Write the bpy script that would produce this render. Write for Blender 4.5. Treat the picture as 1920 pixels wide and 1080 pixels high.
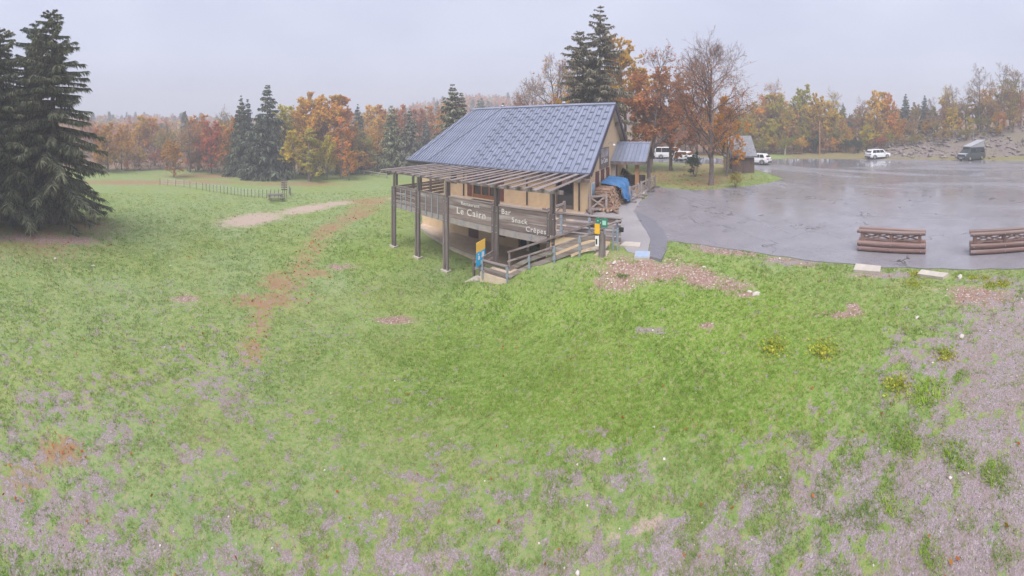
import bpy, math, random
import numpy as np
from mathutils import Vector, Matrix

for o in list(bpy.data.objects):
    bpy.data.objects.remove(o)
C = bpy.context.scene.collection
SC = bpy.context.scene
PI = math.pi
R = math.radians
rng = np.random.default_rng(7)
random.seed(7)

# ---------------------------------------------------------------- camera (a swept half-circle webcam view)
F, YH, HC, XT = 1920 / PI, 247.0, 4.5, 1305.0
cd = bpy.data.cameras.new('camera')
cd.type = 'PANO'
cd.panorama_type = 'CENTRAL_CYLINDRICAL'
cd.central_cylindrical_range_u_min = -PI / 2
cd.central_cylindrical_range_u_max = PI / 2
cd.central_cylindrical_range_v_min = -(1080 - YH) / F
cd.central_cylindrical_range_v_max = YH / F
cd.central_cylindrical_radius = 1.0
cd.clip_start = 0.05
cd.clip_end = 2000
cam = bpy.data.objects.new('camera', cd)
C.objects.link(cam)
cam.location = (0, 0, HC)
cam.rotation_euler = (PI / 2, 0, 0)
SC.camera = cam

# ---------------------------------------------------------------- overcast sky
wd = bpy.data.worlds.new('World')
SC.world = wd
wd.use_nodes = True
nt = wd.node_tree
for n in list(nt.nodes):
    nt.nodes.remove(n)
SUN_EL, SUN_AZ = R(58), R(200)
sky = nt.nodes.new('ShaderNodeTexSky')
sky.sky_type = 'NISHITA'
sky.sun_disc = False
sky.sun_elevation = SUN_EL
sky.sun_rotation = SUN_AZ
tc = nt.nodes.new('ShaderNodeTexCoord')
sp = nt.nodes.new('ShaderNodeSeparateXYZ')
nt.links.new(tc.outputs['Generated'], sp.inputs[0])
cl = nt.nodes.new('ShaderNodeTexNoise')
cl.inputs['Scale'].default_value = 2.2
cl.inputs['Detail'].default_value = 4
mp = nt.nodes.new('ShaderNodeMapping')
mp.inputs['Scale'].default_value = (1, 1, 2.5)
nt.links.new(tc.outputs['Generated'], mp.inputs[0])
nt.links.new(mp.outputs[0], cl.inputs['Vector'])
cr = nt.nodes.new('ShaderNodeValToRGB')      # the cloud layer: a pale even deck with faint thicker and thinner places
cr.color_ramp.elements[0].position = 0.3
cr.color_ramp.elements[0].color = (2.90, 3.06, 3.98, 1)
cr.color_ramp.elements[1].position = 0.7
cr.color_ramp.elements[1].color = (3.50, 3.66, 4.50, 1)
nt.links.new(cl.outputs['Fac'], cr.inputs[0])
mx = nt.nodes.new('ShaderNodeMix')
mx.data_type = 'RGBA'
mx.inputs[0].default_value = 0.93
nt.links.new(sky.outputs[0], mx.inputs[6])
nt.links.new(cr.outputs[0], mx.inputs[7])
bg = nt.nodes.new('ShaderNodeBackground')
bg.inputs['Strength'].default_value = 0.070
nt.links.new(mx.outputs[2], bg.inputs['Color'])
wo = nt.nodes.new('ShaderNodeOutputWorld')
nt.links.new(bg.outputs[0], wo.inputs['Surface'])

sd = bpy.data.lights.new('sun', 'SUN')
sd.energy = 1.5
sd.angle = R(45)
sd.color = (1.0, 0.965, 0.93)
sun = bpy.data.objects.new('sun', sd)
C.objects.link(sun)
sdir = Vector((math.sin(SUN_AZ) * math.cos(SUN_EL), math.cos(SUN_AZ) * math.cos(SUN_EL), math.sin(SUN_EL)))
sun.rotation_euler = sdir.to_track_quat('Z', 'Y').to_euler()

SC.view_settings.view_transform = 'Standard'
SC.view_settings.look = 'None'
SC.view_settings.exposure = 1.82
SC.view_settings.gamma = 1
SC.view_settings.use_curve_mapping = False
SC.render.engine = 'CYCLES'
SC.cycles.max_bounces = 6
SC.cycles.diffuse_bounces = 3
SC.cycles.glossy_bounces = 3
SC.cycles.transparent_max_bounces = 8
SC.cycles.volume_bounces = 0
SC.cycles.use_denoising = True
SC.cycles.denoiser = 'OPENIMAGEDENOISE'
SC.cycles.denoising_input_passes = 'RGB_ALBEDO_NORMAL'
SC.cycles.denoising_prefilter = 'ACCURATE'
SC.cycles.caustics_reflective = False
SC.cycles.caustics_refractive = False

# ---------------------------------------------------------------- places
TT = (XT - 960) / F                       # azimuth of the chalet's gable direction
EX = (math.cos(TT), -math.sin(TT))
EY = (math.sin(TT), math.cos(TT))


def BW(x, d, z=0.0):                      # chalet frame -> world
    return Vector((x * EX[0] + d * EY[0], x * EX[1] + d * EY[1], z))


def GW(px, py, z):                        # a ground point seen at that place of the photograph
    r = F * (HC - z) / (py - YH)
    t = (px - 960) / F
    return (r * math.sin(t), r * math.cos(t), z)


def AZ(px, r):
    t = (px - 960) / F
    return (r * math.sin(t), r * math.cos(t))


# ---------------------------------------------------------------- terrain
PLATEAU = [BW(-3.2, 11.9)[:2], (4.62, 11.6), (6.4, 11.5), (7.28, 10.5), (8.0, 9.4), (8.4, 8.1), (9.3, 6.2), (10.05, 3.8), (10.74, 0.0),
           (11, -20), (60, -20), (60, 60), (20, 66), (8, 50), BW(-5, 32)[:2], BW(-8, 28.5)[:2], BW(-9.5, 18.0)[:2], BW(-6.2, 17.5)[:2], BW(-6.05, 12.75)[:2], BW(-3.2, 12.75)[:2]]
PLATEAU = np.array([(p[0], p[1]) for p in PLATEAU])
_ctl = []
for px, py, z in [(1300, 560, -.38), (1200, 560, -.6), (1100, 560, -1.15), (1000, 560, -1.8), (900, 560, -2.35), (1300, 700, -.62), (1100, 700, -1.1), (900, 700, -1.7),
                  (700, 700, -2.05), (1600, 600, -.12), (1500, 850, -.25), (1900, 600, 0), (1900, 1000, 0), (1200, 900, -.6), (900, 900, -1.05), (600, 900, -1.35), (300, 900, -1.4),
                  (20, 900, -1.2), (20, 700, -1.75), (300, 600, -2.45), (500, 560, -2.7), (700, 540, -2.8), (600, 450, -2.95), (300, 500, -2.7), (30, 445, -2.4), (200, 425, -2.7),
                  (1150, 490, -.12), (1250, 480, -.05), (840, 520, -2.95), (400, 430, -3.05), (635, 378, -2.95), (533, 372, -3.05), (380, 346, -3.15)]:
    _ctl.append(GW(px, py, z))
for x, d, z in [(-7.5, 11.2, -1.95), (-6.4, 11.2, -1.4), (-5.3, 11.2, -.85), (-4.2, 11.2, -.33), (-8.7, 11.2, -2.0), (-9.8, 11.4, -2.5), (-9.0, 13.2, -2.85), (-16.7, 12.6, -2.86), (-14.4, 12.6, -2.88), (-12.1, 12.6, -2.95),
                (-12, 15.5, -2.95), (-16, 16.0, -2.95), (-21, 18, -2.9), (-22, 24, -2.6), (-19, 30, -2.0), (-12, 31, -.9)]:
    b = BW(x, d, z)
    _ctl.append((b.x, b.y, z))
_ctl += [(0, 0, -.75), (3, 2, -.35), (0, -10, -.2), (8, -10, 0), (-10, -10, -1.2), (-30, -12, -1.8), (-61, 24, -3.2), (-27, 47, -2.9), (-36, 38, -3.0), (-45, 0, -2.7), (-18, 48, -2.6), (-5, 44, -1.6), (0, 36, -1.2),
         (-70, -10, -3), (-50, 60, -3.6), (-20, 75, -3.0), (10, 75, -.5), (-90, 40, -4), (0, 100, -2), (40, 100, 0)]
_P = np.array([c[:2] for c in _ctl])
_Z = np.array([c[2] for c in _ctl])


def _tps(r2):
    return np.where(r2 > 0, 0.5 * r2 * np.log(np.maximum(r2, 1e-12)), 0)


_n = len(_P)
_K = _tps(((_P[:, None] - _P[None]) ** 2).sum(-1)) + np.eye(_n) * 0.6
_A = np.zeros((_n + 3, _n + 3))
_A[:_n, :_n] = _K
_A[:_n, _n] = 1
_A[:_n, _n + 1:] = _P
_A[_n, :_n] = 1
_A[_n + 1:, :_n] = _P.T
_S = np.linalg.solve(_A, np.concatenate([_Z, np.zeros(3)]))


def sstep(x, a, b):
    t = np.clip((x - a) / (b - a), 0, 1)
    return t * t * (3 - 2 * t)


def poly_sd(P, x, y):                     # signed distance to a polygon, negative inside
    d2 = np.full(x.shape, 1e18)
    ins = np.zeros(x.shape, bool)
    n = len(P)
    for i in range(n):
        ax, ay = P[i]
        bx, by = P[(i + 1) % n]
        ex, ey = bx - ax, by - ay
        t = np.clip(((x - ax) * ex + (y - ay) * ey) / (ex * ex + ey * ey), 0, 1)
        d2 = np.minimum(d2, (x - ax - t * ex) ** 2 + (y - ay - t * ey) ** 2)
        c = ((ay > y) != (by > y)) & (x < ex * (y - ay) / (ey if ey else 1e-9) + ax)
        ins ^= c
    d = np.sqrt(d2)
    return np.where(ins, -d, d)


def _hash2(ix, iy, s):
    h = np.sin(ix * 127.1 + iy * 311.7 + s * 74.7) * 43758.5453
    return h - np.floor(h)


def vnoise(x, y, s=0):
    ix, iy = np.floor(x), np.floor(y)
    fx, fy = x - ix, y - iy
    fx = fx * fx * (3 - 2 * fx)
    fy = fy * fy * (3 - 2 * fy)
    a = _hash2(ix, iy, s) * (1 - fx) + _hash2(ix + 1, iy, s) * fx
    b = _hash2(ix, iy + 1, s) * (1 - fx) + _hash2(ix + 1, iy + 1, s) * fx
    return a * (1 - fy) + b * fy


def fbm(x, y, s=0, o=4):
    v = 0
    a = .5
    for k in range(o):
        v = v + a * vnoise(x * 2 ** k, y * 2 ** k, s + k)
        a *= .5
    return v


BANK_PX = np.array([1300, 1420, 1450, 1600, 1660, 1700, 1800, 1900, 2100])
BANK_H = np.array([0, .1, .5, .7, 1.6, 2.5, 3.3, 4.3, 5.0])
HILL_PX = np.array([-900, -300, 0, 200, 400, 600, 700, 780, 900, 1000, 1100, 1300, 1500, 2900])
HILL_H = np.array([3, 8, 9, 10, 9, 9, 11, 19, 25, 20, 12, 5, 6, 6])


def height(x, y, rough=True):
    x = np.asarray(x, float)
    y = np.asarray(y, float)
    sh = x.shape
    xf, yf = x.ravel(), y.ravel()
    r = np.hypot(xf, yf)
    k = np.minimum(1, 78 / np.maximum(r, 1e-6))
    xc, yc = xf * k, yf * k
    z = np.zeros(xf.shape)
    for i in range(0, len(xf), 20000):
        s = slice(i, i + 20000)
        d2 = (xc[s, None] - _P[None, :, 0]) ** 2 + (yc[s, None] - _P[None, :, 1]) ** 2
        z[s] = _tps(d2) @ _S[:_n] + _S[_n] + _S[_n + 1] * xc[s] + _S[_n + 2] * yc[s]
    z = np.clip(z, -4.5, 1.0)
    sdp = poly_sd(PLATEAU, xf, yf)
    bx = xf * EX[0] + yf * EX[1]
    bd = xf * EY[0] + yf * EY[1]
    wall = sstep(bd, 12.0, 12.5) * (1 - sstep(bd, 27, 29)) * (1 - sstep(bx, -3.3, -3.0))
    w = 2.2 * (1 - wall) + .12 * wall
    z = np.where(sdp < 0, 0, z * sstep(sdp, 0, w))
    px = np.degrees(np.arctan2(xf, yf)) / 180 * 1920 + 960
    bank = np.interp(px, BANK_PX, BANK_H)
    z = z + sstep(r, 52.5, 62) * bank * (yf > -20) + sstep(r, 62, 110) * bank * .6
    hill = np.interp(px, HILL_PX, HILL_H)
    z = z + sstep(r, 85, 260) * hill
    if rough:
        g = np.where(sdp > 0.3, 1, 0) * np.clip((r - .5) / 2, 0, 1)
        z = z + g * (.07 * (fbm(xf * .7, yf * .7, 3) - .47) + .035 * (fbm(xf * 3.1, yf * 3.1, 9) - .47)) * sstep(sdp, .3, 1.2)
        rock = sstep(r, 53.5, 56) * (1 - sstep(r, 66, 72)) * sstep(px, 1600, 1680)
        z = z + rock * .9 * (fbm(xf * .55, yf * .55, 21) - .45)
        z = z + sstep(r, 90, 160) * 3 * (fbm(xf * .02, yf * .02, 31) - .45)
    # cut away the slope where the steps and the lower terrace stand
    stair = np.interp(bx, [-10.6, -9.0, -8.9, -7.1, -3.45], [-3.1, -2.3, -2.15, -2.15, -.35])
    in_st = (bx > -10.5) & (bx < -3.4) & (bd > 11.78) & (bd < 12.6)
    z = np.where(in_st, np.minimum(z, stair), z)
    in_lt = (bx > -19.3) & (bx < -6.15) & (bd > np.interp(bx, [-19.4, -18.4, -16, -14, -12, -10.4, -9.1, -8.9], [17.3, 16.5, 15.65, 15.2, 15.0, 14.9, 14.3, 12.6])) & (bd < 17.6)
    z = np.where(in_lt, np.minimum(z, -3.05), z)
    return z.reshape(sh)


def hz(x, y):
    return float(height(np.array([x]), np.array([y]))[0])


# ---------------------------------------------------------------- scene helpers
def tag(o, label=None, cat=None, group=None, kind=None):
    if label: o['label'] = label
    if cat: o['category'] = cat
    if group: o['group'] = group
    if kind: o['kind'] = kind
    return o


def thing(name, label, cat, loc=(0, 0, 0), rz=0.0, group=None):
    o = bpy.data.objects.new(name, None)
    C.objects.link(o)
    o.empty_display_size = .2
    o.location = loc
    o.rotation_euler = (0, 0, rz)
    return tag(o, label, cat, group)


def link(name, me, parent=None, loc=None, rot=None, mat=None):
    o = bpy.data.objects.new(name, me)
    C.objects.link(o)
    if parent is not None: o.parent = parent
    if loc is not None: o.location = loc
    if rot is not None: o.rotation_euler = rot
    return o


class MB:
    def __init__(s, off=(0, 0, 0)):
        s.v = []
        s.f = []
        s.m = []
        s.off = Vector(off)
        s.cm = 0

    def add(s, vs, fs):
        b = len(s.v)
        s.v += [Vector(p) - s.off for p in vs]
        for f in fs:
            s.f.append([b + i for i in f])
            s.m.append(s.cm)
        return s

    def box(s, x0, x1, y0, y1, z0, z1):
        return s.add([(x0, y0, z0), (x1, y0, z0), (x1, y1, z0), (x0, y1, z0), (x0, y0, z1), (x1, y0, z1), (x1, y1, z1), (x0, y1, z1)],
                     [(3, 2, 1, 0), (4, 5, 6, 7), (0, 1, 5, 4), (1, 2, 6, 5), (2, 3, 7, 6), (3, 0, 4, 7)])

    def bar(s, p0, p1, w, h, roll=0.0, up=(0, 0, 1)):
        p0, p1 = Vector(p0), Vector(p1)
        d = (p1 - p0).normalized()
        u = Vector(up)
        if abs(d.dot(u)) > .98: u = Vector((0, 1, 0))
        sd = d.cross(u).normalized()
        u = sd.cross(d)
        if roll:
            q = Matrix.Rotation(roll, 3, d)
            sd, u = q @ sd, q @ u
        a, b = sd * w / 2, u * h / 2
        return s.add([p0 - a - b, p0 + a - b, p0 + a + b, p0 - a + b, p1 - a - b, p1 + a - b, p1 + a + b, p1 - a + b],
                     [(3, 2, 1, 0), (4, 5, 6, 7), (0, 1, 5, 4), (1, 2, 6, 5), (2, 3, 7, 6), (3, 0, 4, 7)])

    def tube(s, pts, rad, n=8, caps=True, closed=False):
        pts = [Vector(p) for p in pts]
        if not hasattr(rad, '__len__'): rad = [rad] * len(pts)
        vs, fs = [], []
        ref = None
        for i, p in enumerate(pts):
            a = pts[max(i - 1, 0)]
            b = pts[min(i + 1, len(pts) - 1)]
            d = (b - a).normalized()
            if ref is None:
                ref = Vector((0, 0, 1)) if abs(d.z) < .9 else Vector((1, 0, 0))
            u = (ref - d * ref.dot(d)).normalized()
            ref = u
            w = d.cross(u)
            for k in range(n):
                t = 2 * PI * k / n
                vs.append(p + (u * math.cos(t) + w * math.sin(t)) * rad[i])
        for i in range(len(pts) - 1):
            for k in range(n):
                fs.append((i * n + k, i * n + (k + 1) % n, (i + 1) * n + (k + 1) % n, (i + 1) * n + k))
        if caps:
            fs.append(tuple(range(n - 1, -1, -1)))
            fs.append(tuple(range((len(pts) - 1) * n, len(pts) * n)))
        return s.add(vs, fs)

    def prism(s, poly, z0, z1, axis='z'):
        def T(a, b, c):
            return {'z': (a, b, c), 'x': (c, a, b), 'y': (a, c, b)}[axis]
        n = len(poly)
        vs = [T(p[0], p[1], z0) for p in poly] + [T(p[0], p[1], z1) for p in poly]
        fs = [tuple(range(n - 1, -1, -1)), tuple(range(n, 2 * n))] + [(i, (i + 1) % n, n + (i + 1) % n, n + i) for i in range(n)]
        if axis == 'y': fs = [f[::-1] for f in fs]
        return s.add(vs, fs)

    def mesh(s, name, mats, smooth=False):
        me = bpy.data.meshes.new(name)
        me.from_pydata([tuple(v) for v in s.v], [], s.f)
        if not isinstance(mats, (list, tuple)): mats = [mats]
        for m in mats: me.materials.append(m)
        if len(mats) > 1: me.polygons.foreach_set('material_index', s.m)
        if smooth: me.polygons.foreach_set('use_smooth', [True] * len(me.polygons))
        me.update()
        return me

    def build(s, name, mats, parent=None, smooth=False, loc=None, rot=None):
        return link(name, s.mesh(name, mats, smooth), parent, loc, rot)


def np_mesh(name, V, Q, mats, mi=None, attrs=None, smooth=False):
    """mesh of quads or triangles straight from arrays"""
    me = bpy.data.meshes.new(name)
    V = np.ascontiguousarray(V, np.float32)
    Q = np.ascontiguousarray(Q, np.int32)
    k = Q.shape[1]
    me.vertices.add(len(V))
    me.vertices.foreach_set('co', V.ravel())
    me.loops.add(Q.size)
    me.loops.foreach_set('vertex_index', Q.ravel())
    me.polygons.add(len(Q))
    me.polygons.foreach_set('loop_start', np.arange(0, Q.size, k, dtype=np.int32))
    if not isinstance(mats, (list, tuple)): mats = [mats]
    for m in mats: me.materials.append(m)
    if mi is not None: me.polygons.foreach_set('material_index', np.ascontiguousarray(mi, np.int32))
    me.update(calc_edges=True)
    me.validate()
    for a, val in (attrs or {}).items():
        at = me.attributes.new(a, 'FLOAT', 'POINT')
        at.data.foreach_set('value', np.ascontiguousarray(val, np.float32))
    if smooth: me.polygons.foreach_set('use_smooth', [True] * len(me.polygons))
    return me


# ---------------------------------------------------------------- materials
class NT:
    def __init__(s, name):
        s.m = bpy.data.materials.new(name)
        s.m.use_nodes = True
        s.t = s.m.node_tree
        for n in list(s.t.nodes): s.t.nodes.remove(n)
        s.out = s.n('ShaderNodeOutputMaterial')

    def n(s, t, **kw):
        x = s.t.nodes.new(t)
        for k, v in kw.items(): setattr(x, k, v)
        return x

    def set(s, inp, v):
        if hasattr(v, 'is_output'): s.t.links.new(v, inp)
        elif isinstance(v, (tuple, list)) and len(v) == 3 and inp.type == 'RGBA': inp.default_value = (*v, 1)
        else: inp.default_value = v

    def noise(s, scale, detail=3, vec=None, rough=.55, dist=0.0, out='Fac'):
        x = s.n('ShaderNodeTexNoise')
        x.inputs['Scale'].default_value = scale
        x.inputs['Detail'].default_value = detail
        x.inputs['Roughness'].default_value = rough
        x.inputs['Distortion'].default_value = dist
        if vec is not None: s.t.links.new(vec, x.inputs['Vector'])
        return x.outputs[out]

    def coord(s, kind='Object', scale=None):
        c = s.n('ShaderNodeTexCoord').outputs[kind]
        if scale:
            m = s.n('ShaderNodeMapping')
            m.inputs['Scale'].default_value = scale
            s.t.links.new(c, m.inputs[0])
            c = m.outputs[0]
        return c

    def ramp(s, fac, stops, interp='LINEAR'):
        x = s.n('ShaderNodeValToRGB')
        cr = x.color_ramp
        cr.interpolation = interp
        while len(cr.elements) < len(stops): cr.elements.new(.5)
        for e, (p, c) in zip(cr.elements, stops):
            e.position = p
            e.color = (*c, 1) if hasattr(c, '__len__') else (c, c, c, 1)
        s.set(x.inputs[0], fac)
        return x.outputs[0]

    def mix(s, fac, a, b, mode='MIX'):
        x = s.n('ShaderNodeMix', data_type='RGBA', blend_type=mode)
        x.clamp_factor = True
        s.set(x.inputs[0], fac)
        s.set(x.inputs[6], a)
        s.set(x.inputs[7], b)
        return x.outputs[2]

    def math(s, op, a, b=None, c=None, clamp=False):
        x = s.n('ShaderNodeMath', operation=op)
        x.use_clamp = clamp
        s.set(x.inputs[0], a)
        if b is not None: s.set(x.inputs[1], b)
        if c is not None: s.set(x.inputs[2], c)
        return x.outputs[0]

    def maprange(s, v, a, b, c=0.0, d=1.0):
        x = s.n('ShaderNodeMapRange')
        s.set(x.inputs[0], v)
        for i, q in zip((1, 2, 3, 4), (a, b, c, d)): x.inputs[i].default_value = q
        return x.outputs[0]

    def attr(s, name):
        return s.n('ShaderNodeAttribute', attribute_name=name).outputs['Fac']

    def bump(s, h, strength=.3, dist=.02):
        x = s.n('ShaderNodeBump')
        x.inputs['Strength'].default_value = strength
        x.inputs['Distance'].default_value = dist
        s.set(x.inputs['Height'], h)
        return x.outputs[0]

    def principled(s, col, rough=.6, normal=None, metal=0.0, spec=.5, **kw):
        p = s.n('ShaderNodeBsdfPrincipled')
        s.set(p.inputs['Base Color'], col)
        s.set(p.inputs['Roughness'], rough)
        s.set(p.inputs['Metallic'], metal)
        s.set(p.inputs['Specular IOR Level'], spec)
        if normal is not None: s.t.links.new(normal, p.inputs['Normal'])
        for k, v in kw.items(): s.set(p.inputs[k], v)
        return p.outputs[0]

    def done(s, sh, vol=None):
        s.t.links.new(sh, s.out.inputs['Surface'])
        return s.m


def m_plain(name, col, rough=.6, var=.15, scale=6.0, bump=.1, metal=0.0, spec=.5, coord='Object', stretch=None, dirt=None):
    t = NT(name)
    v = t.coord(coord, stretch)
    n1 = t.noise(scale, 4, v)
    c = t.mix(t.maprange(n1, .3, .7), tuple(k * (1 - var) for k in col), tuple(min(1, k * (1 + var)) for k in col))
    if dirt:
        n2 = t.noise(scale * .35, 5, v, rough=.7)
        c = t.mix(t.maprange(n2, .52, .72, 0, dirt[0]), c, dirt[1])
    return t.done(t.principled(c, rough, t.bump(n1, bump, .01) if bump else None, metal, spec))


def m_wood(name, c0, c1, grain=(1.5, 18, 18), rough=.75, grey=None):
    """planks: streaks along the local x axis (or the axis with the small scale), each piece with its own tone"""
    t = NT(name)
    v = t.coord('Object', grain)
    oi = t.n('ShaderNodeObjectInfo').outputs['Random']
    ofs = t.n('ShaderNodeVectorMath', operation='ADD')
    t.t.links.new(v, ofs.inputs[0])
    cmb = t.n('ShaderNodeCombineXYZ')
    sc = t.math('MULTIPLY', oi, 37.0)
    for i in range(3): t.t.links.new(sc, cmb.inputs[i])
    t.t.links.new(cmb.outputs[0], ofs.inputs[1])
    n1 = t.noise(1.0, 5, ofs.outputs[0], rough=.65, dist=.4)
    n2 = t.noise(.35, 3, ofs.outputs[0])
    c = t.mix(t.maprange(n1, .3, .7), c0, c1)
    if grey: c = t.mix(t.maprange(n2, .45, .65), c, grey)
    hv = t.n('ShaderNodeHueSaturation')
    t.set(hv.inputs['Value'], t.maprange(oi, 0, 1, .78, 1.22))
    t.set(hv.inputs['Color'], c)
    return t.done(t.principled(hv.outputs[0], rough, t.bump(n1, .35, .01)))


M = {}
M['wood_dark'] = m_wood('weathered_dark_timber', (.105, .08, .076), (.20, .16, .15), (16, 16, 1.2), grey=(.23, .205, .20))
M['wood_rail'] = m_wood('weathered_rail_timber', (.15, .11, .10), (.30, .235, .215), (1.2, 16, 16), grey=(.34, .30, .29))
M['wood_peel'] = m_wood('peeling_parapet_plank', (.16, .115, .105), (.30, .235, .215), (1.0, 9, 9), grey=(.46, .42, .405))
M['wood_grey'] = m_wood('silvered_slat_timber', (.15, .115, .105), (.33, .27, .25), (16, 1.2, 16), grey=(.29, .25, .245))
M['wood_log'] = m_wood('stained_round_log', (.13, .07, .052), (.26, .16, .125), (14, 1.2, 14), rough=.55, grey=(.24, .18, .16))
M['wood_orange'] = m_wood('larch_post', (.38, .19, .08), (.55, .31, .15), (16, 16, 1.2), rough=.6)
M['wood_frame'] = m_wood('varnished_joinery', (.28, .12, .06), (.40, .19, .10), (10, 10, 2), rough=.45)
M['shutter'] = m_plain('red_brown_shutter_paint', (.16, .065, .055), .55, .2, 5, .15)
M['render'] = m_plain('ochre_render', (.70, .53, .34), .9, .06, 3.0, .12, dirt=(.35, (.48, .36, .25)))
M['concrete'] = m_plain('pale_concrete', (.48, .43, .37), .8, .12, 4.0, .15, dirt=(.5, (.33, .29, .26)))
M['concrete_pink'] = m_plain('terrace_screed', (.60, .48, .37), .7, .10, 2.0, .1, dirt=(.5, (.38, .30, .25)))
M['beam_grey'] = m_plain('grey_edge_beam', (.33, .29, .27), .75, .18, 5, .2, dirt=(.4, (.22, .19, .18)))
M['galv'] = m_plain('galvanised_steel', (.36, .40, .50), .42, .12, 20, .05, metal=.4)
M['black'] = m_plain('black_plastic', (.025, .025, .027), .5, .2, 10, .05)
M['glass'] = m_plain('dark_window_glass', (.03, .035, .04), .06, .1, 2, 0, spec=.8)
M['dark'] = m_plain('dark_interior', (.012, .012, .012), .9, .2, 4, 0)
M['white'] = m_plain('white_paint', (.80, .80, .78), .5, .04, 8, .02)
M['letters'] = m_plain('white_letter_paint', (.72, .69, .66), .6, .10, 9, 0, dirt=(.5, (.45, .40, .37)))
M['soffit'] = m_plain('pale_soffit_board', (.50, .45, .40), .8, .1, 5, .1)
M['mat'] = m_plain('rubber_mat', (.07, .07, .075), .8, .2, 20, .2)
M['stone'] = m_plain('limestone', (.62, .55, .50), .85, .18, 9, .4, dirt=(.5, (.40, .34, .30)))


def m_roof():
    t = NT('blue_grey_sheet_metal')
    v = t.coord('Object')
    oi = t.n('ShaderNodeObjectInfo').outputs['Random']
    n1 = t.noise(1.3, 4, v)
    n2 = t.noise(9, 3, v)
    c = t.mix(t.maprange(n1, .3, .7), (.225, .25, .335), (.285, .31, .40))
    hv = t.n('ShaderNodeHueSaturation')
    t.set(hv.inputs['Value'], t.maprange(oi, 0, 1, .92, 1.08))
    t.set(hv.inputs['Color'], c)
    return t.done(t.principled(hv.outputs[0], t.maprange(n2, .3, .7, .26, .42), t.bump(n1, .08, .02), .35))


M['roof'] = m_roof()
M['roof_dark'] = m_plain('dark_blue_metal_trim', (.10, .105, .15), .4, .1, 6, .03, metal=.3)


def m_leaf(name, transl=.35, var=.35, rough=.6):
    t = NT(name)
    oc = t.n('ShaderNodeObjectInfo').outputs['Color']
    rn = t.attr('rnd')
    hv = t.n('ShaderNodeHueSaturation')
    t.set(hv.inputs['Color'], oc)
    t.set(hv.inputs['Value'], t.maprange(rn, 0, 1, 1 - var, 1 + var))
    t.set(hv.inputs['Hue'], t.maprange(t.attr('hue'), 0, 1, .475, .525))
    d = t.n('ShaderNodeBsdfDiffuse')
    t.t.links.new(hv.outputs[0], d.inputs[0])
    tr = t.n('ShaderNodeBsdfTranslucent')
    t.t.links.new(hv.outputs[0], tr.inputs[0])
    ms = t.n('ShaderNodeMixShader')
    ms.inputs[0].default_value = transl
    t.t.links.new(d.outputs[0], ms.inputs[1])
    t.t.links.new(tr.outputs[0], ms.inputs[2])
    return t.done(ms.outputs[0])


M['leaf'] = m_leaf('autumn_leaves', .45)
M['needle'] = m_leaf('spruce_needles', .2, .6)
M['bark'] = m_plain('grey_brown_bark', (.17, .135, .125), .9, .35, 3, .5, stretch=(4, 4, 1))
M['twig'] = m_plain('twig_bark', (.24, .16, .135), .9, .25, 3, 0)
# ---------------------------------------------------------------- ground sheet
def pix(x, y, z):
    r = np.maximum(np.hypot(x, y), .05)
    return 960 + np.arctan2(x, y) * F, YH + F * (HC - z) / r


def ell(px, py, cx, cy, rx, ry, ang=0.0):
    c, s = math.cos(ang), math.sin(ang)
    u = ((px - cx) * c + (py - cy) * s) / rx
    v = (-(px - cx) * s + (py - cy) * c) / ry
    return np.clip(1.25 - np.sqrt(u * u + v * v), 0, 1)


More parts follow.
